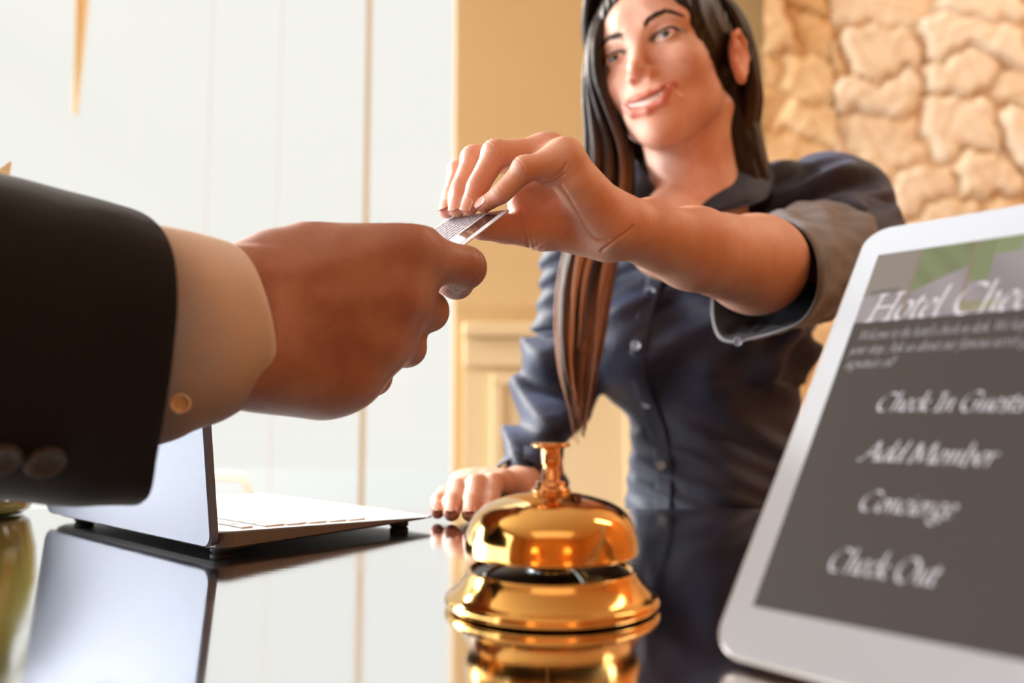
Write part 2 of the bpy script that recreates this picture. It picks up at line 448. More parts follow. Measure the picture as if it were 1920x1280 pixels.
# --- right hand on the counter + forearm
rwr = P(968, 925, .80)
FR = Field((-.09, .62, CZ-.01), (.06, .90, CZ+.09), .0014)
base = [P(x, 906-(2 if i in (1, 2) else 0), .765+.004*i) for i, x in enumerate((945, 918, 893, 868))]
for b in base: FR.cap(P(968, 926, .815), b, .017, .0115, .012)
FR.cap(P(968, 926, .815), P(1010, 880, .90), .023, .028, .012)
rf = []
for i, (kx, ky, kY, tx, tz, tY) in enumerate(((925, 906, .742, 918, .0095, .700), (893, 909, .735, 886, .0095, .692), (860, 917, .738, 853, .0095, .695), (836, 928, .745, 828, .0090, .705))):
    k = P(kx, ky, kY); d = P(tx+3, 0, tY+.017); d[2] = CZ+.0155; t = P(tx, 0, tY); t[2] = CZ+tz-.001
    r = (.0105, .0098, .0085, .0074) if i < 3 else (.0095, .0082, .0072, .0062)
    FR.chain([base[i], k, d, t], r, k=.004, kroot=.012, reach=.02); rf.append((k, d, t))
rv, rfc = FR.mesh(); rv = relax(rv, rfc, 3); rv[:, 2] = np.maximum(rv[:, 2], CZ+.0005)

# --- head (local frame) with neck
nb = WH(P(1312, 402, .935)); 
FH = Field((-.10, -.125, -.245), (.10, .13, .13), .0014)
E2 = lambda c, r, k=0., mode='add', M=None: [FH.ell((sx*c[0], c[1], c[2]), r, k, mode, M) for sx in (-1, 1)]
C2 = lambda a, b, ra, rb, k=0., mode='add': [FH.cap((sx*a[0], a[1], a[2]), (sx*b[0], b[1], b[2]), ra, rb, k, mode) for sx in (-1, 1)]
FH.ell((0, -.012, .032), (.072, .092, .080)); FH.ell((0, .036, .026), (.060, .048, .066), .02)
FH.ell((0, .034, -.032), (.054, .050, .058), .02)
C2((.0, .060, -.088), (.040, .012, -.060), .015, .015, .034)
FH.ell((0, .072, -.097), (.018, .016, .014), .014)
E2((.038, .061, -.031), (.0225, .0205, .0195), .020)
FH.ell((0, .064, -.066), (.034, .027, .030), .018)
C2((.010, .078, .015), (.042, .064, .018), .0085, .0085, .014)
E2((.031, .092, -.001), (.016, .012, .010), .012, 'sub')
FH.cap((0, .078, .006), (0, .0985, -.030), .0078, .0088, .011)
FH.ell((0, .1025, -.0350), (.0088, .0098, .0083), .006)
E2((.0104, .0915, -.0395), (.0070, .0092, .0070), .005)
E2((.0060, .0985, -.0475), (.0032, .0052, .0040), .0025, 'sub')
FH.ell((0, .080, -.062), (.028, .0135, .018), .014)
C2((.018, .093, -.043), (.037, .078, -.064), .0024, .0022, .008, 'sub')
def surf(x, z, pad=0.):
    i = int(round((x-FH.lo[0])/FH.h)); k = int(round((z-FH.lo[2])/FH.h)); col = FH.D[i, :, k]; j = np.nonzero(col < 0)[0][-1]
    return FH.lo[1]+(j+col[j]/(col[j]-col[j+1]))*FH.h+pad
def onface(x, z, pad=0.): return (x, surf(x, z, pad), z)
E2((.031, .0690, -.001), (.0150, .0145, .0135), .004)                       # lids
ey = [(sx*.031, .0715, -.001) for sx in (-1, 1)]
E2((.031, .0900, -.0012), (.0128, .0120, .0046), .0012, 'sub')
UL = [onface(x, z, -.0008) for x, z in ((-.0285, -.0585), (-.018, -.0632), (-.0055, -.0640), (0, -.0652), (.0055, -.0640), (.018, -.0632), (.0285, -.0585))]
LL = [onface(x, z, -.0012) for x, z in ((-.0270, -.0610), (-.0175, -.0745), (0, -.0792), (.0175, -.0745), (.0270, -.0610))]
MO = [onface(x, z, .001) for x, z in ((-.0265, -.0598), (-.0150, -.0672), (0, -.0705), (.0150, -.0672), (.0265, -.0598))]
for i in range(6): FH.cap(UL[i], UL[i+1], .0034 if 0 < i < 5 else .0026, .0034 if i < 5 else .0026, .004)
for i in range(4): FH.cap(LL[i], LL[i+1], .0026 if i == 0 else .0041, .0026 if i == 3 else .0041, .004)
for dd in (0, .005, .010):
    for i, (ra, rb) in enumerate(((.0008, .0034), (.0034, .0044), (.0044, .0034), (.0034, .0008))): FH.cap(np.array(MO[i])-(0, dd, 0), np.array(MO[i+1])-(0, dd, 0), ra, rb, .0010, 'sub')
# ears
for sx in (-1, 1):
    Me = rot(0, .25, 0)
    FH.ell((sx*.0755, -.010, -.016), (.0075, .0165, .029), .006, M=Me)
    FH.ell((sx*.0860, -.006, -.018), (.0095, .0095, .016), .004, 'sub', M=Me)
    pts = [(.079, .004, -.014), (.081, .004, .004), (.0825, -.010, .0125), (.083, -.024, .004), (.082, -.026, -.014), (.079, -.018, -.032), (.077, -.008, -.043)]
    for i in range(6): FH.cap((sx*pts[i][0],)+pts[i][1:], (sx*pts[i+1][0],)+pts[i+1][1:], .0034, .0034, .003)
    FH.ell((sx*.0765, -.004, -.042), (.0050, .0078, .0085), .004)
# neck
FH.cap((0, -.024, -.045), nb, .046, .052, .018)
nt = WH(P(1268, 392, .905))
for sx in (-1, 1): FH.cap((sx*.046, -.024, -.060), nt, .009, .008, .022)
cl = WH(P(1262, 440, .915)); FH.cap(nb, cl, .045, .055, .03)
hv2, hf2 = FH.mesh(); hv2 = relax(hv2, hf2, 2)
d_l = np.min([segd(hv2, UL[i], UL[i+1]) for i in range(6)]+[segd(hv2, LL[i], LL[i+1]) for i in range(4)], 0)
lipw = smooth01((.0064-d_l)/.0018)*(hv2[:, 1] > .060)
ckw = np.exp(-((np.abs(hv2[:, 0])-.042)/.018)**2-((hv2[:, 2]+.034)/.018)**2)*(hv2[:, 1] > .03)
earw = smooth01((np.abs(hv2[:, 0])-.070)/.008)*(hv2[:, 1] < .02)*(hv2[:, 1] > -.045)*(hv2[:, 2] > -.06)*(hv2[:, 2] < .03)
tint2 = np.ones((len(hv2), 3))
for w, c in ((lipw, (.84, .52, .52)), (ckw*.35, (1, .74, .68)), (earw*.6, (1, .62, .52))): tint2 = tint2*(1-w[:, None])+tint2*np.array(c)*w[:, None]
rim = np.min([np.sqrt(((hv2[:, 0]-e[0])/.0150)**2+((hv2[:, 2]-e[2])/.0068)**2) for e in ey], 0)
lash = np.exp(-((rim-1)/.24)**2)*(hv2[:, 1] > .062)*np.where(hv2[:, 2] > -.003, 1, .45)
tint2 *= (1-.80*lash[:, None])
# under-shirt body (coarse): torso, upper arms
SL = P(1535, 372, .985); SR = P(1090, 500, 1.05); RE = P(1030, 765, 1.03)
FB = Field((-.05, .75, CZ-.35), (.50, 1.20, CZ+.46), .006)
FB.cap(P(1300, 450, 1.02), P(1310, 620, 1.06), .06, .065, .03); FB.cap(P(1310, 620, 1.06), P(1335, 950, 1.05), .065, .06, .03)
FB.cap(P(1312, 410, .955), P(1305, 460, .985), .045, .05, .02)
FB.cap(SL, P(1310, 440, 1.01), .035, .04, .02); FB.cap(SR, P(1300, 450, 1.02), .035, .04, .02)
FB.cap(SL, P(1590, 490, .89), .035, .035, .02); FB.cap(P(1590, 490, .89), el, .035, .036, .02); FB.cap(SR, RE, .030, .020, .01); FB.cap(RE, P(968, 926, .825), .020, .022, .01)
bv, bf = FB.mesh()
V, Fc = join([hand_part, (rv, rfc), (HW(hv2), hf2), (bv, bf)])
tint = np.ones((len(V), 3)); o2 = len(hv)+len(rv); tint[o2:o2+len(hv2)] = tint2
# fingertips and palm are pinker
def pink(V, pts, r):
    w = np.zeros(len(V))
    for p in pts: w = np.maximum(w, np.exp(-(np.linalg.norm(V-p, axis=1)/r)**2))
    return w
pw = pink(V, [f['t'] for f in (pk, rg, md, ix, th)]+[q[2] for q in rf], .012)*.5+pink(V, [f['p'] for f in (pk, rg, md, ix)]+[q[0] for q in rf], .008)*.25+pink(V, [P(1010, 405, .60), P(975, 400, .59)], .02)*.5
tint *= 1-np.clip(pw, 0, .8)[:, None]*np.array((.0, .30, .32))
me = mesh_np('body', V, Fc); vcol(me, 'tint', tint)
child('body', me, M['skin_w'], woman)

# nails
def nail(f, up, w=.0046, L=.0115, root=woman, rad=.006, over=.0012, shift=0.):
    a = dirn(f['d'], f['t']); up = up-a*(up @ a); up /= np.linalg.norm(up); s = np.cross(a, up)
    mb = MB(); nu, nv = 9, 9; tip = f['t']+a*(rad*.92+over)
    for sgn in (1, 0):
        rings = []
        for i in range(nv):
            t = i/(nv-1); y = -L*(1-t)
            ww = w*(1-.35*(1-smooth01(t/.25)))*(1-.30*smooth01((t-.8)/.2))
            row = []
            for j in range(nu):
                q = (j/(nu-1)*2-1); x = q*ww
                h = math.sqrt(max(rad*rad-x*x, 1e-9))-.0001*rad-.0012*t*t+(.00045 if sgn else -.0002)
                yy = y-(.0016*q*q if i == nv-1 else 0)
                row.append(tip+a*yy+s*x+up*(h+shift))
            rings.append(row)
        if sgn: top = rings
        else: bot = rings
    mb.loft(top, closed=False); n0 = len(mb.V); mb.loft(bot, closed=False)
    N = nu
    edge = [j for j in range(N)]+[i*N+N-1 for i in range(1, nv)]+[(nv-1)*N+j for j in range(N-2, -1, -1)]+[i*N for i in range(nv-2, 0, -1)]
    for q in range(len(edge)):
        e0, e1 = edge[q], edge[(q+1) % len(edge)]; mb.F.append([e0, e1, n0+e1, n0+e0])
    mb.build('nail', M['nail'], root)
CAMV = lambda p: (CAM-p)/np.linalg.norm(CAM-p)
for f, r in ((pk, .0058), (rg, .0066), (md, .0066), (ix, .0061)):
    a = dirn(f['d'], f['t']); bend = dirn(f['p'], f['d'])
    up = bend-a*(bend @ a); up = -np.cross(np.cross(a, -np.array([.2, .6, -.2])), a)
    up = np.array([-.38, -.85, .18]) if f is not pk else np.array([-.62, -.55, .35])
    nail(f, up, w=r*.74, L=.0112, rad=r)
for k, d, t in rf:
    nail(dict(d=d, t=t), np.array([0, -.2, 1.]), w=.005, L=.010, rad=.0072)

# eyes, teeth, brows
for sx in (-1, 1):
    c = np.array((sx*.031, .0700, -.001)); gz = WH(np.array([-.55, .0, CZ+.46]))-c; gz /= np.linalg.norm(gz)
    mb = MB(); Rf = frame(gz)
    prof = [(.0125*math.sin(t), .0125*math.cos(t)) for t in np.linspace(0.001, PI, 40)]
    mb.lathe(prof, c, 32, Rf); V0 = np.array(mb.V)
    me = mesh_np('eye', HW(V0), mb.F)
    ang = np.degrees(np.arccos(np.clip(((V0-c)/.0125) @ gz, -1, 1)))
    colr = np.where((ang < 13)[:, None], (.003, .003, .003), np.where((ang < 31)[:, None], (.040, .018, .010), (.28, .25, .23)))
    vcol(me, 'tint', colr); child('eye', me, M['eye'], woman)
mb = MB()
for k in range(-6, 7):
    x = k*.0041; m_ = MO[2]; zc_ = -.0690+.0095*(abs(x)/.0265)**1.6
    mb.box((x, m_[1]-.0058-abs(x)**2*9, zc_), (.0039, .004, .0090 if abs(k) < 2 else .0080), bevel=.0010)
me = mb.mesh('teeth'); me.transform(Matrix(np.vstack([np.c_[HR, HT], [0, 0, 0, 1]]).tolist())); child('teeth', me, M['teeth'], woman)
for sx in (-1, 1):
    mb = MB(); base_ = catmull([(.0125, 0, .0150), (.026, 0, .0210), (.038, 0, .0225), (.050, 0, .0165)], 12)
    for q in range(170):
        t = rng.random(); i = int(t*(len(base_)-2)); x, z = base_[i, 0]*sx, base_[i, 2]+rng.normal(0, .0018*(1-.6*t))
        dx, dz = (base_[i+1]-base_[i])[[0, 2]]; L_ = math.hypot(dx, dz); dx, dz = dx/L_*sx, dz/L_+.5*(1-t)
        pts = [np.array(onface(x+dx*k, z+dz*k, .0004)) for k in (0, .0028, .0056)]
        mb.tube(pts, [.0005, .0005, .0001], 4)
    me = mesh_np('eyebrow', HW(np.array(mb.V)), mb.F); vcol(me, 'tint', np.tile((.055, .028, .017), (len(mb.V), 1))); child('eyebrow', me, M['hair'], woman)

for sx in (-1, 1):                                                # upper lashes
    mb = MB(); pts = []
    for u in np.linspace(-1.08, 1.12, 15):
        x = .031+u*.0128; z = -.0012+.0050*math.sqrt(max(0, 1-min(1, abs(u))**2))+.0006; pts.append(onface(sx*x, z, .0006+.0008*u*u))
    mb.tube(catmull(pts, 3), .00085, 6)
    me = mesh_np('eyelash', HW(np.array(mb.V)), mb.F); vcol(me, 'tint', np.tile((.008, .005, .004), (len(mb.V), 1))); child('eyelash', me, M['hair'], woman)
# --- hair: scalp cap + locks
FS = Field((-.13, -.16, -.27), (.13, .13, .16), .0028)
FS.ell((0, -.012, .032), (.078, .100, .089)); FS.ell((0, .030, .034), (.066, .054, .070), .02)
FS.ell((0, .108, -.016), (.072, .070, .080), .014, 'sub')
FS.ell((0, .070, -.085), (.078, .078, .078), .014, 'sub')
E3 = [FS.ell((sx*.085, .004, -.034), (.024, .026, .040), .008, 'sub') for sx in (-1, 1)]
FS.cap((-.034, -.070, .02), (-.036, -.078, -.15), .040, .030, .02); FS.cap((.045, -.060, .02), (.052, -.055, -.15), .040, .035, .02)
FS.ell((0, .0, -.15), (.052, .055, .12), .004, 'sub')
FS.cap((0, .10, .125), (0, -.05, .128), .003, .002, .010, 'sub')           # parting
def hwarp(p):
    return .0012*np.sin(p[:, 1]*420+6*np.sin(p[:, 2]*30))*np.sin(p[:, 0]*60+1)+.0008*np.sin(p[:, 0]*700)
FS.warp(hwarp)
cv, cf = FS.mesh(); cvw = HW(cv)
HB = np.array((.016, .0085, .006))
parts_V = [cvw]; F_all = [list(map(int, f)) for f in cf]; tints = [np.tile(HB, (len(cv), 1))]
def lock(path, rad, shade, t0=.35, light=(.42, .19, .09), flat=.55):
    global parts_V, F_all, tints
    pts = catmull(path, 7); m = len(pts); t = np.linspace(0, 1, m)
    r = rad*(.55+.45*smooth01(t/.2))*(1-.88*smooth01((t-.72)/.28))
    mb = MB(); mb.tube(pts, r, 7, flat=flat, up=(0, 1, 0))
    o = sum(len(q) for q in parts_V); parts_V.append(np.array(mb.V)); F_all += [[o+i for i in f] for f in mb.F]
    w = smooth01((t-t0)/.45)*shade
    c = HB*(.8+.6*shade)*(1-w[:, None])+np.array(light)*w[:, None]
    tints.append(np.repeat(c, 7, 0))
# her right side: long fall in front of the shoulder
Lft = [(1190, -58, .900), (1128, 25, .895), (1104, 150, .885), (1098, 300, .875), (1068, 440, .872), (1048, 560, .868), (1050, 690, .865), (1078, 780, .862)]
Rgt = [(1200, -58, .875), (1128, 40, .862), (1122, 140, .858), (1180, 285, .880), (1178, 400, .885), (1146, 500, .872), (1122, 640, .866), (1094, 790, .864)]
for q in range(190):
    s = rng.random(); dy = rng.normal(0, .008); w1 = rng.normal(0, 3); ph = rng.random()*6
    path = []
    endk = rng.integers(6, 9) if s > .15 else 8
    for i, (a, b) in enumerate(zip(Lft, Rgt)):
        if i >= endk: break
        s2 = s*.92+.04
        path.append(P(a[0]+(b[0]-a[0])*s2+w1+3*math.sin(ph+i), a[1]+(b[1]-a[1])*s2+(rng.normal(0, 22) if i == endk-1 else 0), a[2]+(b[2]-a[2])*s2+dy*min(1, i/3)+.004))
    lock(path, .0028+.0028*rng.random(), float(np.clip(rng.normal(.45, .35), 0, 1)), .42, light=(.50, .22, .105))
# her left side: swept back behind the ear, hanging behind the shoulder
for q in range(60):
    s = rng.random(); y0 = .045-.10*s
    pts = [HW((-.008-.01*s, y0, .118-.02*abs(y0))), HW((-.050, y0-.004, .100)), HW((-.078, y0*.6-.018, .050)), HW((-.079-.004*rng.random(), -.034-.018*s, .008)), HW((-.070-.006*rng.random(), -.048-.022*s, -.045)), HW((-.052, -.055-.02*s, -.10)), HW((-.040, -.052-.02*s, -.135-.02*rng.random()))]
    lock(pts, .0036+.003*rng.random(), .18*rng.random(), .5)
for q in range(50):
    s = rng.random(); y0 = .075-.12*s
    pts = [HW((.004, y0-.01, .119-.10*max(0, y0-.02))), HW((.040, y0-.002, .104)), HW((.070, y0*.8-.004, .060)), HW((.080, y0*.5-.010, .010)), HW((.080, y0*.4-.016, -.05)), HW((.076, -.02, -.12))]
    lock(pts, .0034+.003*rng.random(), .2*rng.random(), .5)
me = mesh_np('hair', np.vstack(parts_V), F_all); vcol(me, 'tint', np.vstack(tints)); child('hair', me, M['hair'], woman)
# --- shirt
FT = Field((-.06, .72, CZ-.36), (.52, 1.22, CZ+.47), .0038)
ty = math.radians(24); MT = rot(-ty, 0, 0)
def TP(px, py, Y): return P(px, py, Y)
FT.ell(P(1300, 590, 1.045), (.150, .098, .165), M=MT)
FT.ell(P(1200, 640, .985), (.062, .058, .060), .05); FT.ell(P(1345, 620, .965), (.062, .058, .060), .05)
FT.cap(P(1320, 700, 1.04), P(1345, 940, 1.02), .108, .098, .05, sq=((0, 1, 0), 1.25))
FT.cap(P(1345, 940, 1.02), P(1345, 1250, 1.05), .105, .14, .05)
FT.cap(P(1345, 400, .975), P(1510, 385, .985), .038, .050, .04)
FT.cap(P(1270, 420, .99), P(1110, 490, 1.04), .040, .055, .05)
FT.ell(P(1575, 398, .985), (.055, .058, .054), .03)
FT.cap(P(1560, 390, .98), P(1600, 470, .90), .056, .058, .03)
FT.ell(SR, (.052, .056, .06), .03)
FT.cap(SR, RE, .054, .047, .03); FT.cap(RE, P(985, 900, .86), .046, .031, .02)
FT.cap(P(1312, 402, .935), P(1255, 330, .89), .050, .052, .012, 'sub')
FT.ell(P(1262, 385, .895), (.030, .05, .062), .008, 'sub')
def folds(p):
    x, y, z = p[:, 0], p[:, 1], p[:, 2]-CZ
    w1 = np.sin(55*(z*.9+x*.55)+3*np.sin(17*x+9*z)); w2 = np.sin(38*(z-x*1.1)+2.2*np.sin(23*z+8*y+1)); w3 = np.sin(90*x+20*np.sin(12*z)+2)
    g = np.clip((x-.25)/.1, 0, 1)
    d = .0028*w1*(.4+.6*np.sin(9*x+4*z)**2)+.0026*w2*(.3+.7*np.cos(11*z)**2)+.0008*w3
    # arm folds circling the sleeves
    dl = np.exp(-((x-.36)/.09)**2)*(z > .13); d += dl*.0035*np.sin(95*(x*.55-z*.75)+2.5*np.sin(30*y+20*z))
    dr = (x < .10)*(z < .2); d += dr*.0035*np.sin(85*(z+x*.5)+2*np.sin(40*x))
    return d*2.4
FT.warp(folds, .02)
tv, tf = FT.mesh()
# placket: raised strip along the front, follows the button line
BT = [(1222, 545), (1193, 648), (1196, 700), (1214, 757), (1240, 872), (1238, 960)]
def front(px, py, V=None):
    """front-most shirt surface along a pixel ray"""
    o = CAM; d = P(px, py, 1.0)-CAM; d /= np.linalg.norm(d); best = None
    ts = np.arange(.80, 1.35, .002); pts = o+ts[:, None]*d
    i = np.clip(((pts-FT.lo)/FT.h).round().astype(int), 0, FT.n-1); v = FT.D[i[:, 0], i[:, 1], i[:, 2]]
    k = np.nonzero(v < 0)[0]
    return pts[k[0]] if len(k) else P(px, py, .95)
me = mesh_np('shirt', tv, tf); shirt = child('shirt', me, M['shirt'], woman)
rows = []
plc = catmull([(1236, 470), (1228, 530), (1204, 610), (1197, 690), (1214, 757), (1238, 830), (1246, 900), (1242, 960), (1240, 1000)], 5)
for x, y in plc:
    a, b, c = front(x-17, y), front(x, y), front(x+17, y); u = dirn(b, CAM)
    rows.append([a+u*-.001, a+u*.0018, (a+b)/2+u*.0024, b+u*.0026, (c+b)/2+u*.0030, c+u*.0032, c+u*-.001])
R_ = np.array(rows); 
for _ in range(3): R_[1:-1] = (R_[:-2]+2*R_[1:-1]+R_[2:])/4
mb = MB(); mb.loft([list(r) for r in R_], closed=False); mb.build('placket', M['shirt'], woman)
def button(c, nrm, r, mat, root, name='button'):
    mb = MB(); Rf = frame(nrm)
    mb.lathe([(.0001, .0010), (r*.70, .0010), (r*.80, .0020), (r*.95, .0020), (r, .0012), (r, -.0008), (.0001, -.0008)], c, 24, Rf)
    for k in range(4):
        a = PI/4+k*PI/2; mb.lathe([(.0001, .0016), (r*.12, .0014), (r*.12, .0008)], c+Rf @ np.array([math.cos(a)*r*.3, math.sin(a)*r*.3, 0]), 8, Rf)
    mb.build(name, mat, root)
for x, y in ((1220, 546), (1193, 648), (1213, 757), (1240, 872)):
    b = front(x, y); button(b+dirn(b, CAM)*.0042, dirn(b, CAM+np.array([-.2, 0, .1])), .0058, M['button'], woman)
# collar: stand + two flaps with thickness
def slab(quad_fn, nu, nv, th, name, mat, root=woman):
    top = [[quad_fn(i/(nu-1), j/(nv-1)) for i in range(nu)] for j in range(nv)]
    A = np.array(top); du = np.gradient(A, axis=1); dv = np.gradient(A, axis=0); N = np.cross(du, dv); N /= np.linalg.norm(N, axis=2)[..., None]+1e-12
    B = A-N*th
    mb = MB(); mb.loft([list(r) for r in A], closed=False); n0 = len(mb.V); mb.loft([list(r) for r in B], closed=False)
    e = [j for j in range(nu)]+[i*nu+nu-1 for i in range(1, nv)]+[(nv-1)*nu+j for j in range(nu-2, -1, -1)]+[i*nu for i in range(nv-2, 0, -1)]
    for q in range(len(e)): mb.F.append([e[q], e[(q+1) % len(e)], n0+e[(q+1) % len(e)], n0+e[q]])
    return mb.build(name, mat, root)
def coons(a, b):
    a = catmull(a, 6); b = catmull(b, 6)
    def fn(u, v, bul=0.):
        i = u*(len(a)-1); j = int(min(i, len(a)-2)); t = i-j; p = a[j]*(1-t)+a[j+1]*t
        i = u*(len(b)-1); j = int(min(i, len(b)-2)); t = i-j; q = b[j]*(1-t)+b[j+1]*t
        return p*(1-v)+q*v+dirn(p, CAM)*.008*math.sin(PI*v)
    return fn
# her left flap: inner (fold) edge from behind the neck down to the throat, outer edge to the point
slab(coons([P(1404, 268, .955), P(1372, 305, .915), P(1330, 348, .885), P(1290, 392, .872)],
           [P(1425, 282, .965), P(1452, 322, .93), P(1436, 372, .89), P(1340, 402, .866)]), 22, 10, .0016, 'collar', M['shirt'])
slab(coons([P(1160, 300, .965), P(1196, 310, .925), P(1228, 350, .895), P(1262, 398, .876)],
           [P(1120, 330, .975), P(1140, 380, .93), P(1165, 440, .90), P(1222, 430, .872)]), 22, 10, .0016, 'collar', M['shirt'])
# left sleeve: turned-back cuff, open towards the hand
ring0 = [(1450, 404, .800), (1497, 418, .768), (1526, 455, .720), (1537, 505, .700), (1531, 560, .703), (1505, 602, .718), (1462, 622, .738), (1412, 636, .765), (1372, 643, .785), (1346, 632, .808), (1334, 594, .835), (1336, 540, .850), (1350, 480, .850), (1385, 428, .832)]
ring1 = [(1520, 378, .865), (1580, 395, .830), (1625, 430, .800), (1645, 490, .782), (1640, 540, .785), (1610, 572, .800), (1560, 596, .815), (1500, 610, .835), (1455, 612, .850), (1430, 600, .870), (1418, 565, .890), (1425, 500, .905), (1445, 440, .905), (1475, 395, .890)]
r0 = catmull([P(*q) for q in ring0], 6, True); r1 = catmull([P(*q) for q in ring1], 6, True)
cen0 = r0.mean(0); cen1 = r1.mean(0); ax = dirn(cen0, cen1)
def cuffring(t, off):
    p = r0*(1-t)+r1*t; c = cen0*(1-t)+cen1*t; n = len(p); k = np.arange(n)/n*2*PI
    wv = .0022*np.sin(k*5+9*t)+.0014*np.sin(k*11+4*t+1)+.0010*np.sin(k*17-14*t)
    d = p-c; L = np.linalg.norm(d, axis=1)[:, None]
    return c+d*(1+(off+wv[:, None]*smooth01(t*4))/L)
mb = MB(); rings = [cuffring(t, .0) for t in np.linspace(1.25, 0, 16)]
rings += [cuffring(-.006, -.0012), cuffring(0, -.0030)]
mb.loft([list(r) for r in rings]); mb.build('sleeve_cuff', M['cuff'], woman)
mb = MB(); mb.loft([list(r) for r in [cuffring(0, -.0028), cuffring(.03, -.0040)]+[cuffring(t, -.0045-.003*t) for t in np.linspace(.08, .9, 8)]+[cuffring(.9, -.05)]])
mb.build('sleeve_inner_shade', M['inner_shade'], woman)
c = P(1384, 640, .778); button(c, dirn(c, CAM+np.array([-.1, 0, -.1])), .0045, M['button'], woman)
# hidden link between cuff and sleeve: slim cloth tube
mb = MB(); rings = [cuffring(t, -.004) for t in (1.1, 1.2)]
cs = P(1600, 470, .90)
rings += [rings[-1]*(1-t)+(cs+(rings[-1]-rings[-1].mean(0))*.95)*t for t in (.35, .7, 1)]
mb.loft([list(r) for r in rings]); mb.build('sleeve', M['shirt'], woman)
# right wrist cuff
mb = MB(); a0 = P(974, 915, .84); a1 = P(990, 893, .875); Rf = frame(dirn(a0, a1)); L = np.linalg.norm(a1-a0)
prof = [(.0345, L), (.0335, L*.5), (.0325, .001), (.0318, 0), (.0305, .001), (.0300, L*.6)]
mb.lathe(prof, a0, 40, Rf); mb.build('sleeve_cuff', M['shirt'], woman)

nest(woman, shirt, ('placket', 'collar', 'button', 'sleeve', 'sleeve_cuff', 'sleeve_inner_shade'))
# ------------------------------------------------------------------ guest (hand, shirt cuff, jacket sleeve)
guest = empty('person', (-.20, .40, CZ+.02), 'person in a black jacket and pale shirt cuff whose fist holds out the card', 'person')
gi = dict(m=P(762, 472, .470), p=P(872, 502, .502), d=P(856, 530, .522), t=P(838, 528, .532))
gm = dict(m=P(742, 560, .470), p=P(803, 584, .508), d=P(775, 596, .530), t=P(735, 590, .528))
gr = dict(m=P(708, 640, .472), p=P(762, 652, .510), d=P(735, 660, .530), t=P(700, 650, .528))
gp = dict(m=P(655, 702, .474), p=P(700, 708, .510), d=P(680, 708, .527), t=P(650, 700, .524))
gt = dict(c=P(560, 475, .475), m=P(655, 470, .500), i=P(755, 462, .525), t=P(800, 456, .540))
FG = Field((-.20, .385, CZ+.035), (.005, .575, CZ+.205), .0011)
w1, w2 = P(440, 572, .443), P(440, 645, .443)
FG.cap(w1, P(330, 590, .440), .027, .026, 0); FG.cap(w2, P(330, 640, .440), .027, .026, .02)
for f, wy, r0_, r1_ in ((gi, 535, .019, .0160), (gm, 570, .019, .0160), (gr, 610, .019, .0158), (gp, 650, .019, .0150)):
    FG.cap(P(470, wy, .446), f['m'], r0_, r1_, .024)
FG.cap(P(500, 560, .455), P(690, 530, .475), .024, .022, .02); FG.cap(P(500, 640, .455), P(660, 620, .478), .025, .022, .02)
FG.cap(P(500, 660, .450), P(610, 705, .478), .0245, .0215, .02)
FG.cap(P(480, 690, .446), P(600, 712, .470), .018, .018, .02)
FG.cap(P(455, 545, .446), gt['m'], .020, .0150, .018)
FG.ell(P(590, 437, .462), (.009, .009, .0052), .010)
FG.cap(P(520, 480, .455), P(700, 464, .468), .0140, .0142, .014)
for f, r in ((gi, (.0155, .0130, .0108, .0092)), (gm, (.0150, .0124, .0105, .0095)), (gr, (.0145, .0118, .0100, .0090)), (gp, (.0135, .0108, .0090, .0082))):
    FG.chain([f['m'], f['p'], f['d'], f['t']], r, k=.004, kroot=.016, reach=.045)
    FG.ell(f['m']+np.array([.002, -.003, .001]), (.0125, .0110, .0125), .014)
    b = dirn(f['d'], f['p']); FG.ell(f['p']+b*.002, (r[1]*.93,)*3, .005)
FG.chain([gt['m'], gt['i'], gt['t']], (.0135, .0120, .0095), k=.004, kroot=.014, reach=.03)
gv, gf = FG.mesh(); gv = relax(gv, gf, 24); gn = normals(gv, gf)
crease(gv, gn, gi, .0007, .0011, [(gi['p'], dirn(gi['m'], gi['d']), o) for o in (-.004, 0, .004, .008)])
crease(gv, gn, gm, .0006, .0011, [(gm['p'], dirn(gm['m'], gm['d']), o) for o in (-.003, .002)])
# faint tendons and veins on the back
for f, wy in ((gi, 540), (gm, 575), (gr, 615), (gp, 650)):
    d = segd(gv, P(420, wy, .415), f['m']+np.array([0, -.014, 0])); gv += gn*(.0012*np.exp(-(d/.007)**2)*smooth01((gv[:, 0]-P(500, wy, .45)[0])/.04))[:, None]
tint = np.ones((len(gv), 3)); kn = pink(gv, [f['m']-np.array([0, .012, 0]) for f in (gi, gm, gr, gp)]+[f['p'] for f in (gi, gm, gr, gp)], .012)
tint *= 1-kn[:, None]*np.array((.0, .14, .16))
me = mesh_np('body', gv, gf); vcol(me, 'tint', tint); child('body', me, M['skin_m'], guest)
nail(gi, np.array([.35, .55, -.75]), w=.0070, L=.013, root=guest, rad=.0092, over=.0010)

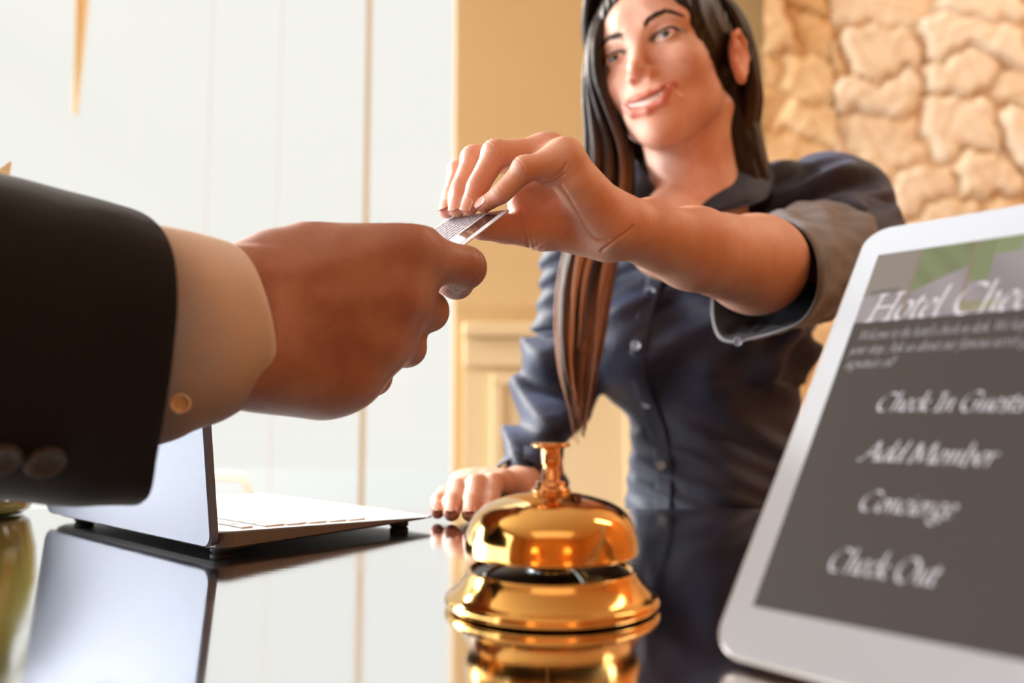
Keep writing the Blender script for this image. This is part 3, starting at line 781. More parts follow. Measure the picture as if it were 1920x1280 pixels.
def ering(c, a, ru, rs, n=48, e=2.0, jit=0., ph=0.):
    a = np.array(a, float); a /= np.linalg.norm(a); up = np.array([0, 0, 1.])-a*a[2]; up /= np.linalg.norm(up); sd = np.cross(a, up)
    k = np.arange(n)/n*2*PI; cs, sn = np.cos(k), np.sin(k)
    x = np.sign(cs)*np.abs(cs)**(2/e); y = np.sign(sn)*np.abs(sn)**(2/e)
    w = 1+jit*(np.sin(3*k+ph)+.5*np.sin(7*k+2*ph))
    return c+(x*ru*w)[:, None]*up+(y*rs*w)[:, None]*sd
axg = dirn(P(300, 628, .410), P(440, 600, .437))
ccs = [(P(170, 640, .424), .0620, .0425), (P(262, 630, .428), .0600, .042), (P(315, 618, .430), .0575, .041), (P(372, 612, .433), .0535, .040), (P(432, 603, .438), .0465, .0380), (P(448, 601, .440), .0448, .0372)]
mb = MB(); rings = [ering(c, axg, ru, rs, 56, 2.1, .010, i*.8) for i, (c, ru, rs) in enumerate(ccs)]
def dense(rings, n):
    A = np.array(rings); B = catmull(A.reshape(len(A), -1), n); return list(B.reshape(len(B), *A.shape[1:]))
rings = dense(rings, 5); e = rings[-1]; ce = e.mean(0)
axl = dirn(P(315, 618, .430), P(448, 601, .440)); rings += [ce+(e-ce)*.985+axg*.0010, ce+(e-ce)*.95+axg*.0008, ce+(e-ce)*.93-axg*.0006]
for q in (.004, .012, .022): rings.append(ce+(e-ce)*(.925-.3*q)-axl*q)
mb.loft([list(r) for r in rings]); cfo = mb.build('shirt_cuff', M['dshirt'], guest)
c = P(338, 757, .3935); button(c, dirn(c, CAM), .0050, M['cbutton'], guest); nest(guest, cfo, ('button',))
# jacket sleeve
jo = [(228, 386, .430), (285, 410, .408), (318, 462, .384), (329, 545, .371), (323, 645, .367), (309, 752, .370), (291, 852, .378), (272, 938, .392), (222, 936, .430), (175, 850, .455), (160, 700, .465), (155, 560, .462), (168, 455, .452), (192, 402, .442)]
j1 = [(0, 326, .398), (58, 346, .378), (92, 400, .352), (104, 500, .338), (100, 640, .333), (90, 760, .335), (76, 860, .343), (50, 932, .364), (0, 930, .395), (-50, 850, .420), (-66, 700, .430), (-70, 560, .428), (-58, 440, .418), (-32, 350, .408)]
q0 = catmull([P(*q) for q in jo], 6, True); q1 = catmull([P(*q) for q in j1], 6, True); axj = dirn(q1.mean(0), q0.mean(0))
rings = []
for t in np.linspace(5.0, 0, 60):
    r = q0+(q1-q0)*t; c = r.mean(0); k = np.arange(len(r))/len(r)*2*PI
    if t > 1: r = c+(r-c)*(1+.05*(t-1))/(np.linalg.norm(r-c, axis=1).mean()/np.linalg.norm(q1-q1.mean(0), axis=1).mean())
    r = r+(r-c)*((.012*np.sin(2*k+t*3)+.010*np.sin(5*k-t*4)*math.sin(t*3))*min(1, t*2))[:, None]
    rings.append(r)
e = rings[-1]; ce = e.mean(0)
rings += [ce+(e-ce)*.985+axj*.0014, ce+(e-ce)*.955+axj*.0012, ce+(e-ce)*.94-axj*.0010]
for q in (.006, .02, .05): rings.append(ce+(e-ce)*(.935-.5*q)-axj*q)
rings.append(ce+(rings[-1]-rings[-1].mean(0))*.62-axj*.05)
mb = MB(); mb.loft([list(r) for r in rings]); me = mb.mesh('jacket_sleeve'); jk = child('jacket_sleeve', me, M['jacket'], guest)
from mathutils.bvhtree import BVHTree
def hitmb(mb, px, py):
    t = BVHTree.FromPolygons([Vector(v) for v in mb.V], mb.F); d = P(px, py, 1)-CAM; r = t.ray_cast(Vector(CAM), Vector(d).normalized())
    return np.array(r[0]), np.array(r[1])
for x, y in ((84, 862), (0, 856)):
    p_, n_ = hitmb(mb, x, y); n_ = n_ if n_ @ (CAM-p_) > 0 else -n_
    button(p_+n_*.001, n_, .0080, M['jbutton'], guest)

nest(guest, jk, ('button',))
# ------------------------------------------------------------------ key card
def card_quad(mb, a0, a1, b0, b1, h0, h1, rc=0.):
    pts = []
    if rc:
        for (cx, cy, s) in ((a0+rc, b0+rc, 2), (a1-rc, b0+rc, 3), (a1-rc, b1-rc, 0), (a0+rc, b1-rc, 1)):
            for q in range(6):
                t = (s+q/5)*PI/2; pts.append((cx+rc*math.cos(t), cy+rc*math.sin(t)))
    else: pts = [(a0, b0), (a1, b0), (a1, b1), (a0, b1)]
    n = len(pts); V = [cA+cu*a+cvv*b+cn*h for h in (h0, h1) for a, b in pts]
    mb.add(V, [list(range(n))[::-1], [n+i for i in range(n)]]+[[i, (i+1) % n, n+(i+1) % n, n+i] for i in range(n)])
m = Mat('card_plastic', srgb(190, 188, 198), .5); m.set(Specular_IOR_Level=.3); M['card'] = m.m
m = Mat('card_stripe', srgb(52, 44, 40), .12); m.set(Coat_Weight=.8); M['stripe'] = m.m
m = Mat('card_print', srgb(84, 82, 94), .5); M['print'] = m.m
card = empty('key_card', cA, 'silver white plastic key card with a dark stripe held between the two hands', 'card')
mb = MB(); card_quad(mb, 0, .054, 0, .0856, -.0008, 0, .003); mb.build('card', M['card'], card, smooth=False)
mb = MB(); card_quad(mb, .0050, .0175, .0004, .0852, 0, .00012); mb.build('magnetic_stripe', M['stripe'], card, smooth=False)
mb = MB()
for r in range(9):
    a = .021+r*.0034; b = .0045
    while b < .070:
        L = .0015+.0045*rng.random(); card_quad(mb, a, a+.0011, b, b+L, 0, .00010); b += L+.0012
mb.build('print', M['print'], card, smooth=False)

# ------------------------------------------------------------------ service bell
bc = np.array(P(1034, 1136, .405)); bc[2] = CZ
bell = empty('service_bell', bc, 'round polished brass service bell with a plunger button standing on the dark counter', 'bell')
base_p = [(.0001, .0010), (.0500, .0010), (.0512, .0018), (.0516, .0034), (.0510, .0052), (.0496, .0062), (.0484, .0066), (.0468, .0080), (.0446, .0104), (.0424, .0132), (.0408, .0158), (.0402, .0176), (.0396, .0180), (.0388, .0175), (.0380, .0150), (.0250, .0120), (.0001, .0120)]
base_p = [(r*1.03, z) for r, z in base_p]
mb = MB(); mb.lathe(base_p, bc, 96); mb.build('base', M['brass'], bell)
mb = MB(); mb.lathe([(.0001, .0162), (.0386, .0162), (.0390, .0158), (.0390, .0150), (.0001, .0150)], bc, 64); mb.build('inner_plate', M['darkm'], bell)
mb = MB(); mb.lathe([(.0001, .0160), (.0140, .0164), (.0100, .0190), (.0055, .0235), (.0030, .0300), (.0028, .0520)], bc, 32); mb.build('post', M['steel'], bell)
prong = MB()
for k in range(4):
    a = k*PI/2+.42; pts = [bc+np.array([math.cos(a)*r, math.sin(a)*r, z]) for r, z in ((.036, .0165), (.030, .0200), (.018, .0228), (.006, .0240))]
    prong.tube(catmull(pts, 5), .0020, 8, flat=.5)
prong.build('striker', M['steel'], bell)
dome = [(.0429, .0258), (.0432, .0268), (.0430, .0305), (.0423, .0350), (.0408, .0396), (.0381, .0440), (.0340, .0476), (.0283, .0505), (.0216, .0526), (.0154, .0539), (.0108, .0545), (.0100, .0549), (.0060, .0552), (.0001, .0553)]
dome = [tuple(q) for q in catmull(dome, 4)]
inner = [(max(r-.0011, .0001), z-.0012 if r < .03 else z-.0006) for r, z in dome[::-1]]; inner[-1] = (.0418, .0258)
mb = MB(); mb.lathe(inner+dome, bc, 96); mb.build('dome', M['brass'], bell)
mb = MB(); mb.lathe([(.0001, .0550), (.0098, .0550), (.0100, .0562), (.0086, .0574), (.0076, .0578), (.0076, .0600), (.0070, .0606), (.0062, .0606), (.0001, .0606)], bc, 6 if False else 40); mb.build('collar_nut', M['copper'], bell)
mb = MB(); mb.lathe([(r, z-.0008) for r, z in [(.0052, .0600), (.0052, .0608), (.0046, .0612), (.0046, .0665), (.0040, .0672), (.0040, .0690), (.0048, .0700), (.0050, .0765), (.0052, .0775), (.0072, .0780), (.0096, .0783), (.0099, .0790), (.0098, .0798), (.0088, .0804), (.0040, .0806), (.0001, .0806)]], bc, 40); mb.build('plunger', M['copper'], bell)

# ------------------------------------------------------------------ laptop
lc = G(412, 1047); lf = G(822, 986); lh = G(56, 979)
lbx = dirn(lc, lf); lbx[2] = 0; lbx /= np.linalg.norm(lbx); lhx = np.array([-lbx[1], lbx[0], 0.])
if lhx @ (lh-lc) < 0: lhx = -lhx
LW, LD = .284, .194
lap = empty('laptop', lc, 'silver laptop standing open on the counter behind the black sleeve, lid towards us', 'laptop')
def LP(a, b, h): return lc+lhx*a+lbx*b+np.array([0, 0, h])
def rrect(w, d, r, n=6):
    pts = []
    for cx, cy, s in ((r, r, 2), (w-r, r, 3), (w-r, d-r, 0), (r, d-r, 1)):
        for q in range(n):
            t = (s+q/(n-1))*PI/2; pts.append((cx+r*math.cos(t), cy+r*math.sin(t)))
    return pts
foot = .0035; rr = rrect(LW, LD, .010)
def zt(b): return foot+.0130-.0085*b/LD
def zb(b): return foot+.0028*(b/LD)**1.5+.0005
mb = MB(); n = len(rr)
rings = [[LP(a+(LW/2-a)*.03, b+(LD/2-b)*.03, zb(b)) for a, b in rr], [LP(a, b, zb(b)+.0022) for a, b in rr], [LP(a, b, zt(b)-.0006) for a, b in rr], [LP(a+(LW/2-a)*.006, b+(LD/2-b)*.006, zt(b)) for a, b in rr]]
mb.loft(rings, cap=True); lbase = mb.build('base', M['alu_side'], lap, smooth=False)
mb = MB(); rows = [[LP(a, b, zt(b)+.0002) for a, b in [(LW/2+(a-LW/2)*.99, LD/2+(b-LD/2)*.99) for a, b in rr]]]
mb.add(rows[0], [list(range(n))]); mb.build('keyboard_deck', M['deck_lit'], lap, smooth=False)
keys = []
for r in range(6):
    y = .022+r*.0182; x = .012
    while x < LW-.020:
        w = .0155 if r else .0155
        if r == 5 and .095 < x < .19: w = .085
        keys.append((x, y, min(w, LW-.018-x), .0155 if r else .0085)); x += w+.0031
kn = 0
for x, y, w, d in keys:
    mb = MB(); cz_ = zt(y+d/2)+.0002
    V = [LP(x+i*w, y+j*d, cz_+h) for h in (0, .0011) for i, j in ((0, 0), (1, 0), (1, 1), (0, 1))]
    mb.add(V, [[0, 3, 2, 1], [4, 5, 6, 7], [0, 1, 5, 4], [1, 2, 6, 5], [2, 3, 7, 6], [3, 0, 4, 7]]); mb.build('key', M['key'], lap, smooth=False); kn += 1
    if kn >= 96: break
mb = MB(); V = [LP(x, y, zt(y)+.0004) for x, y in ((.098, .130), (.188, .130), (.188, .186), (.098, .186))]; mb.add(V, [[0, 1, 2, 3]]); mb.build('trackpad', M['deck_lit'], lap, smooth=False)
lean = math.radians(6.0); lu = np.array([0, 0, math.cos(lean)])-lbx*math.sin(lean); ln = np.cross(lhx, lu); ln = ln if ln @ lbx < 0 else -ln
def LL_(a, h, t): return lc+np.array([0, 0, foot+.004])+lhx*a+lu*h+ln*t
rl = rrect(LW, .188, .009)
mb = MB(); mb.loft([[LL_(LW/2+(a-LW/2)*.992, .094+(h-.094)*.99, .0062) for a, h in rl], [LL_(a, h, .0048) for a, h in rl], [LL_(a, h, .0005) for a, h in rl]], cap=True); llid = mb.build('lid', M['alu'], lap, smooth=False)
mb = MB(); mb.add([LL_(a, h, .0002) for a, h in ((.012, .016), (LW-.012, .016), (LW-.012, .178), (.012, .178))], [[0, 1, 2, 3]]); mb.build('screen', emis('laptop_screen', srgb(150, 160, 175), .5).m, lap, smooth=False)
mb = MB(); mb.tube([LP(.02, -.001, foot+.0085), LP(LW-.02, -.001, foot+.0085)], .0048, 12); mb.build('hinge', M['rubber'], lap)
for a, b in ((.022, .014), (LW-.03, .014), (.022, LD-.022), (LW-.03, LD-.022)):
    mb = MB(); mb.lathe([(.0001, 0), (.0065, 0), (.0080, .0015), (.0075, zb(b)+.001), (.0001, zb(b)+.001)], LP(a, b, 0), 20); mb.build('foot', M['rubber'], lap)

nest(lap, lbase, ('keyboard_deck', 'trackpad', 'key', 'foot')); nest(lap, llid, ('screen',))
# ------------------------------------------------------------------ tablet
tB = np.array([.0751, .313, CZ+.0]); tx = np.array([.666, -.746, 0.]); tx /= np.linalg.norm(tx); tb = np.array([.746, .666, 0]); tt = math.radians(TAB_T if 'TAB_T' in globals() else 39.)
tu = np.array([0, 0, math.cos(tt)])+tb*math.sin(tt); tn = np.cross(tx, tu); tB = tB+np.array([0, 0, .0040])
TW, TH = .1695, .240
def T(s, t, h=0.): return tB+tx*s+tu*t+tn*h
def Tpix(px, py):
    d = P(px, py, 1)-CAM; k = ((tB-CAM) @ tn)/(d @ tn); q = CAM+d*k-tB; return q @ tx, q @ tu
tab = empty('tablet', tB, 'white tablet tilted back at the counter edge showing a hotel check-in menu', 'tablet')
r1_ = rrect(TW, TH, .0125, 9); cx, cy = TW/2, TH/2
sh = lambda k: [(cx+(a-cx)*(1-2*k/TW), cy+(b-cy)*(1-2*k/TH)) for a, b in r1_]
mb = MB(); mb.loft([[T(a, b, -.0075) for a, b in sh(.009)], [T(a, b, -.0068) for a, b in sh(.004)], [T(a, b, -.0048) for a, b in sh(.001)], [T(a, b, -.0026) for a, b in r1_], [T(a, b, -.0006) for a, b in r1_], [T(a, b, -.0003) for a, b in sh(.0007)]], cap=True); mb.build('body', M['tabb'], tab)
SX0, SX1, SY0, SY1 = .0108, TW-.0108, .0215, TH-.0215
def frame_mesh(outer, inner_rect, h):
    # bezel face with a rectangular hole
    m_ = len(outer); inn = []
    for a, b in outer: inn.append((min(max(a, inner_rect[0]), inner_rect[1]), min(max(b, inner_rect[2]), inner_rect[3])))
    mb = MB(); V = [T(a, b, h) for a, b in outer]+[T(a, b, h) for a, b in inn]
    mb.add(V, [[i, (i+1) % m_, m_+(i+1) % m_, m_+i] for i in range(m_)]); return mb
out = []
O = sh(.0007)
for i in range(len(O)):
    a, b = O[i], O[(i+1) % len(O)]; L = math.hypot(b[0]-a[0], b[1]-a[1]); k = max(1, int(L/.01))
    out += [(a[0]+(b[0]-a[0])*j/k, a[1]+(b[1]-a[1])*j/k) for j in range(k)]
frame_mesh(out, (SX0, SX1, SY0, SY1), 0.0).build('bezel', M['tabw'], tab, smooth=False)
hy = Tpix(1760, 592)[1]                               # lower edge of the header picture
m = emis('screen_glow', srgb(98, 91, 88), 1.0, .07); m.set(Specular_IOR_Level=.35); 
m.to(m.mix(m.noise(9, detail=1), srgb(70, 64, 60), srgb(82, 74, 74)), 'Emission Color'); M['screen'] = m.m
mb = MB(); mb.add([T(a, b, -.0001) for a, b in ((SX0, SY0), (SX1, SY0), (SX1, hy), (SX0, hy))], [[0, 1, 2, 3]]); mb.build('screen', M['screen'], tab, smooth=False)
nx_, ny_ = 220, 70; V = []; Cc = []
def para(x, y, x0, x1, y0, y1, sl=.25):
    return (x-y*0 > x0) & (x < x1) & (y > y0) & (y < y1)
for j in range(ny_+1):
    for i in range(nx_+1):
        a = SX0+(SX1-SX0)*i/nx_; b = hy+(SY1-hy)*j/ny_; V.append(T(a, b, -.0001))
        u = (a-SX0)/(SX1-SX0); v = (b-hy)/(SY1-hy); us = u-.0*v
        c = np.array(srgb(168, 156, 160)[:3])*(.92+.12*math.sin(u*23+v*5)); g = np.array(srgb(128, 138, 100)[:3]); br = np.array(srgb(150, 130, 112)[:3])
        if u < .14 and v > .36: c = np.array(srgb(150, 140, 132)[:3])
        if .145 < u < .300 and v > .36+.30*(u-.145)/.155: c = g*(.92+.16*math.sin(u*31+v*7)**2)
        if .310 < u < .365 and v > .44: c = g*1.1
        if .365 <= u < .44 and v > .78: c = g*1.25
        if .56 < u < .70 and v > .5: c = g*1.1
        if abs(u-.142) < .0045 or abs(u-.305) < .0045 or abs(u-.53) < .004: c = br
        if .02 < u < .11 and abs(v-.42) < .03: c = np.array(srgb(122, 112, 114)[:3])
        if .30 < u < .42 and .03 < v < .17: c = np.array(srgb(158, 150, 118)[:3])
        Cc.append(c)
Fq = [[j*(nx_+1)+i, j*(nx_+1)+i+1, (j+1)*(nx_+1)+i+1, (j+1)*(nx_+1)+i] for j in range(ny_) for i in range(nx_)]
me = mesh_np('header_picture', V, Fq); vcol(me, 'tint', Cc); m = emis('header_glow', (0, 0, 0, 1), .85); m.to(m.attr('tint'), 'Emission Color'); child('header_picture', me, m.m, tab, smooth=False)

# broad-nib italic lettering, drawn stroke by stroke
Gl = {
 'C': (.66, [[(.62, .60), (.50, .69), (.30, .67), (.10, .48), (.05, .25), (.18, .03), (.38, .00), (.56, .10)]]),
 'G': (.72, [[(.62, .60), (.50, .69), (.30, .67), (.10, .48), (.05, .25), (.18, .03), (.38, .00), (.56, .10)], [(.58, .32), (.56, .02)], [(.44, .32), (.68, .32)]]),
 'H': (.74, [[(.14, .66), (.10, .02)], [(.62, .66), (.58, .02)], [(.12, .34), (.60, .34)], [(.04, .66), (.24, .66)], [(.52, .66), (.72, .66)], [(.00, .01), (.20, .01)], [(.48, .01), (.68, .01)]]),
 'I': (.30, [[(.15, .66), (.13, .02)], [(.04, .66), (.26, .66)], [(.02, .01), (.24, .01)]]),
 'A': (.66, [[(.38, .70), (.22, .36), (.00, .00), (-.10, .02)], [(.38, .70), (.56, .00)], [(.16, .24), (.50, .24)], [(.48, .00), (.66, .01)]]),
 'M': (.86, [[(.16, .68), (.06, .00)], [(.16, .68), (.38, .04)], [(.70, .70), (.38, .04)], [(.70, .70), (.76, .00)], [(-.02, .01), (.14, .01)], [(.68, .01), (.86, .01)]]),
 'O': (.74, [[(.36, .68), (.14, .56), (.05, .30), (.16, .05), (.36, -.01), (.60, .12), (.69, .38), (.58, .62), (.36, .68)]]),
 'W': (.92, [[(.08, .68), (.20, .00)], [(.50, .66), (.20, .00)], [(.50, .66), (.60, .00)], [(.90, .68), (.60, .00)]]),
 'a': (.42, [[(.34, .40), (.20, .43), (.07, .28), (.04, .10), (.12, .01), (.22, .06), (.34, .30)], [(.36, .42), (.32, .06), (.42, .03)]]),
 'b': (.42, [[(.12, .74), (.08, .04), (.20, .00), (.34, .14), (.34, .36), (.24, .42), (.10, .28)]]),
 'c': (.34, [[(.32, .36), (.22, .43), (.09, .32), (.04, .14), (.12, .01), (.28, .07)]]),
 'd': (.44, [[(.32, .38), (.20, .43), (.07, .28), (.04, .10), (.12, .01), (.22, .06), (.34, .30)], [(.42, .74), (.34, .06), (.44, .03)]]),
 'e': (.34, [[(.06, .18), (.24, .24), (.30, .36), (.20, .43), (.08, .30), (.04, .12), (.12, .00), (.28, .07)]]),
 'f': (.28, [[(.34, .70), (.26, .75), (.18, .62), (.10, .00), (.02, -.20), (-.06, -.20)], [(.04, .40), (.28, .40)]]),
 'g': (.42, [[(.34, .40), (.20, .43), (.07, .30), (.06, .16), (.16, .10), (.28, .20), (.34, .36)], [(.10, .12), (.06, .04), (.24, -.02), (.34, -.12), (.22, -.25), (.04, -.22), (.00, -.12), (.12, -.01)], [(.34, .40), (.44, .42)]]),
 'h': (.44, [[(.12, .74), (.06, .00)], [(.09, .24), (.20, .39), (.31, .42), (.33, .30), (.30, .06), (.40, .03)]]),
 'i': (.22, [[(.04, .36), (.12, .41), (.09, .06), (.18, .03)], [(.12, .57), (.14, .60)]]),
 'k': (.42, [[(.12, .74), (.06, .00)], [(.10, .22), (.26, .40), (.32, .36), (.24, .24), (.12, .20)], [(.16, .20), (.30, .02), (.42, .04)]]),
 'l': (.22, [[(.12, .74), (.07, .06), (.18, .03)]]),
 'm': (.64, [[(.02, .36), (.10, .41), (.06, .00)], [(.09, .26), (.20, .40), (.29, .40), (.27, .00)], [(.30, .26), (.41, .40), (.51, .40), (.50, .06), (.60, .03)]]),
 'n': (.44, [[(.02, .36), (.10, .41), (.06, .00)], [(.09, .26), (.20, .40), (.31, .40), (.30, .06), (.40, .03)]]),
 'o': (.40, [[(.20, .43), (.07, .32), (.04, .12), (.14, .00), (.28, .06), (.36, .26), (.30, .40), (.20, .43)]]),
 'p': (.42, [[(.02, .36), (.10, .41), (.02, -.24)], [(.08, .24), (.20, .41), (.32, .40), (.34, .22), (.24, .04), (.08, .02)]]),
 'r': (.32, [[(.02, .36), (.10, .41), (.06, .00)], [(.09, .26), (.20, .40), (.30, .39)]]),
 's': (.30, [[(.27, .37), (.18, .43), (.09, .34), (.14, .24), (.23, .14), (.20, .02), (.10, .00), (.02, .06)]]),
 't': (.26, [[(.14, .54), (.08, .08), (.14, .01), (.24, .05)], [(.03, .41), (.25, .41)]]),
 'u': (.44, [[(.02, .36), (.09, .41), (.07, .10), (.14, .01), (.26, .10), (.34, .32)], [(.36, .42), (.32, .06), (.42, .03)]]),
 'w': (.60, [[(.02, .36), (.09, .41), (.08, .08), (.16, .01), (.28, .24), (.31, .40)], [(.30, .38), (.32, .06), (.42, .02), (.54, .22), (.56, .42)]]),
 'y': (.42, [[(.02, .36), (.09, .41), (.08, .10), (.14, .02), (.26, .10), (.34, .32)], [(.36, .42), (.28, .00), (.14, -.22), (.00, -.22)]]),
 "'": (.14, [[(.10, .72), (.07, .58)]]), '-': (.24, [[(.04, .22), (.20, .22)]]), '.': (.16, [[(.05, .02), (.08, .05)]]), '!': (.2, [[(.14, .70), (.08, .20)], [(.05, .02), (.08, .05)]]),
}
def lettering(text, s0, t0, size, name, mat, slant=.26, nib=.100, xs=1.0, h=.0001):
    mb = MB(); x = 0.; na = np.array([math.cos(.62), math.sin(.62)])*nib/2
    for ch in text:
        if ch == ' ': x += .24; continue
        adv, strokes = Gl[ch]
        for st in strokes:
            pts = catmull(st, 5) if len(st) > 2 else np.array(st, float)
            n = len(pts); q = []
            for p in pts:
                for sg in (-1, 1):
                    a = p+na*sg; q.append(((x+a[0]+slant*a[1])*size*xs, a[1]*size))
            mb.add([T(s0+a, t0+b, h) for a, b in q], [[2*i, 2*i+2, 2*i+3, 2*i+1] for i in range(n-1)])
            for p in (pts[0], pts[-1]):                      # round off stroke ends
                V = [T(s0+(x+p[0]+slant*p[1]+.018*math.cos(k*PI/3))*size*xs, t0+(p[1]+.018*math.sin(k*PI/3))*size, h) for k in range(6)]
                mb.add(V, [list(range(6))])
        x += adv*1.0
    mb.build(name, mat, tab, smooth=False)
def fit_text(text, pa, pb, ph, name, mat, **k):
    """baseline from pixel pa to pixel pb (end of the visible text), capital top at pixel ph"""
    s0, t0 = Tpix(*pa); s1, _ = Tpix(*pb); hh = Tpix(*ph)[1]-t0; size = hh/.68
    w = sum(.24 if c == ' ' else Gl[c][0] for c in text)
    lettering(text, s0, t0, size, name, mat, xs=(s1-s0)/(w*size), **k)
m = emis('lettering_glow', srgb(222, 214, 218), 1.0, .3); M['letter'] = m.m
m = emis('small_lettering_glow', srgb(176, 168, 172), 1.0, .3); M['letters'] = m.m
def text_run(text, vis, pa, pb, ph, name, mat, **k):
    s0, t0 = Tpix(*pa); s1, _ = Tpix(*pb); hh = Tpix(*ph)[1]-t0; size = hh/.68
    wd = lambda t: sum(.24 if c == ' ' else Gl[c][0] for c in t)
    xs = (s1-s0)/(wd(vis)*size)
    while s0+wd(text)*size*xs > SX1-.002: text = text[:-1]
    lettering(text.rstrip(), s0, t0, size, name, mat, xs=xs, **k)
text_run('Hotel Check In', 'Hotel Chec', (1622, 603), (1925, 588), (1652, 552), 'heading', M['letter'], slant=.22)
text_run("Welcome to the hotel's check-in desk. We hope you", "Welcome to the hotel's check-in desk. We hop", (1608, 637), (1922, 626), (1613, 620), 'caption_line', M['letters'], nib=.09)
text_run("your stay. Ask us about our famous secret group", "your stay. Ask us about our famous secret g", (1592, 664), (1922, 656), (1598, 647), 'caption_line', M['letters'], nib=.09)
text_run("signature oil!", "signature oil!", (1583, 690), (1674, 688), (1590, 673), 'caption_line', M['letters'], nib=.09)
text_run('Check In Guests', 'Check In Guests', (1640, 770), (1918, 778), (1662, 738), 'menu_entry', M['letter'])
text_run('Add Member', 'Add Member', (1614, 862), (1862, 880), (1640, 829), 'menu_entry', M['letter'])
text_run('Concierge', 'Concierge', (1608, 955), (1784, 980), (1632, 921), 'menu_entry', M['letter'])
text_run('Check Out', 'Check Out', (1549, 1068), (1752, 1103), (1572, 1028), 'menu_entry', M['letter'])
nest(tab, [o for o in bpy.data.objects if o.parent is tab and o.name.startswith('screen')][0], ('caption_line', 'menu_entry'))
nest(tab, [o for o in bpy.data.objects if o.parent is tab and o.name.startswith('header_picture')][0], ('heading',))
# support behind the tablet
mb = MB(); mb.box((0, 0, 0), (.09, .004, .13))
q = MB(); a = T(TW/2, .125, -.0085); b = a+tb*.045; b[2] = CZ+.002; c = (a+b)/2; d = dirn(b, a)
q.box(c, (.08, .004, np.linalg.norm(a-b)), np.stack([tx, np.cross(d, tx), d], 1), .001); q.build('stand', M['tabb'], tab, smooth=False)

# ------------------------------------------------------------------ counter
m = Mat('counter_lacquer', srgb(244, 245, 248), .07, 1.0); m.set(Anisotropic=.3)
w = m.node('ShaderNodeTexNoise'); w.inputs['Scale'].default_value = 60; w.inputs['Detail'].default_value = 6; m.link(m.coord(scale=(.25, 4, 1), rot=(0, 0, .5)), w.inputs['Vector'])
m.bump(w.outputs['Fac'], .05, .0012)
m.to(m.ramp(m.noise(7, detail=6), [(.3, (.045, .045, .045, 1)), (.75, (.12, .12, .12, 1))]), 'Roughness'); M['counter'] = m.m
m = Mat('counter_panel', srgb(46, 36, 32), .4)
m.to(m.mix(m.noise(5, m.coord(scale=(8, 8, .6)), 6), srgb(38, 28, 24), srgb(70, 50, 38)), 'Base Color'); M['panel'] = m.m
cx0, cx1, cy0, cy1 = -1.45, 1.25, .06, .80
ct = empty('reception_counter', ((cx0+cx1)/2, .43, 0), 'dark polished reception counter that mirrors the laptop, the bell and the daylight', 'counter')
mb = MB(); mb.box(((cx0+cx1)/2, (cy0+cy1)/2, CZ-.02), (cx1-cx0, cy1-cy0, .04), bevel=.003); mb.build('countertop', M['counter'], ct, smooth=False)
mb = MB(); mb.box(((cx0+cx1)/2, (cy0+cy1)/2+.02, (CZ-.04)/2), (cx1-cx0-.12, cy1-cy0-.16, CZ-.04), bevel=.004); mb.build('body', M['panel'], ct, smooth=False)
mb = MB(); mb.box(((cx0+cx1)/2, (cy0+cy1)/2+.02, .05), (cx1-cx0-.08, cy1-cy0-.12, .10), bevel=.004); mb.build('plinth', M['panel'], ct, smooth=False)

# ------------------------------------------------------------------ room shell
def wallmat(name, a, b, sc=3, rough=.8):
    m = Mat(name, a, rough); m.to(m.mix(m.noise(sc, detail=6), a, b), 'Base Color'); m.bump(m.noise(60, detail=5), .15, .003); return m.m
M['cream'] = wallmat('cream_paint', srgb(204, 176, 128), srgb(196, 165, 114))
M['panelp'] = wallmat('cream_panel_paint', srgb(212, 188, 144), srgb(218, 196, 154), 3, .5)
M['warmwall'] = wallmat('warm_plaster', srgb(214, 150, 82), srgb(176, 108, 50))
M['white'] = wallmat('white_paint', srgb(238, 234, 226), srgb(232, 228, 220))
M['ceil'] = wallmat('ceiling_paint', srgb(236, 226, 208), srgb(230, 220, 200))
m = Mat('floor_wood', srgb(110, 74, 44), .35)
w = m.node('ShaderNodeTexBrick'); w.inputs['Scale'].default_value = 1.2; w.inputs['Color1'].default_value = srgb(124, 84, 50); w.inputs['Color2'].default_value = srgb(98, 64, 38); w.inputs['Mortar'].default_value = srgb(40, 26, 16); w.inputs['Mortar Size'].default_value = .006
w.inputs['Brick Width'].default_value = 1.4; w.inputs['Row Height'].default_value = .14; m.link(m.coord(), w.inputs['Vector'])
m.to(m.mix(m.noise(9, m.coord(scale=(1, 9, 1)), 6), w.outputs['Color'], srgb(84, 54, 32)), 'Base Color'); M['floor'] = m.m
S = dict(kind='structure', smooth=False)
def sbox(name, lo, hi, mat, bev=0, **k):
    lo = np.array(lo, float); hi = np.array(hi, float); mb = MB(); mb.box((lo+hi)/2, hi-lo, bevel=bev); return mb.build(name, mat, **{**S, **k})
YB, ZC = 2.2, 3.1; XW = float(P(850, 400, YB)[0])
sbox('floor', (-2.7, -2.7, -.05), (2.7, 2.45, 0), M['floor'])
sbox('ceiling', (-2.7, -2.7, ZC), (2.7, 2.45, ZC+.06), M['ceil'])
sbox('wall_back', (XW, YB, 0), (2.7, YB+.2, ZC), M['cream'], .006)
sbox('wall_front', (-2.7, -2.75, 0), (2.7, -2.65, ZC), M['warmwall'])
sbox('wall_right', (2.6, -2.7, 0), (2.72, 2.2, ZC), M['warmwall'])
# left wall with a wide opening
sbox('wall_left', (-2.72, -2.7, 0), (-2.6, -1.3, ZC), M['cream']); sbox('wall_left', (-2.72, -1.3, 0), (-2.6, 2.4, .45), M['cream']); sbox('wall_left', (-2.72, -1.3, 2.85), (-2.6, 2.4, ZC), M['cream'])
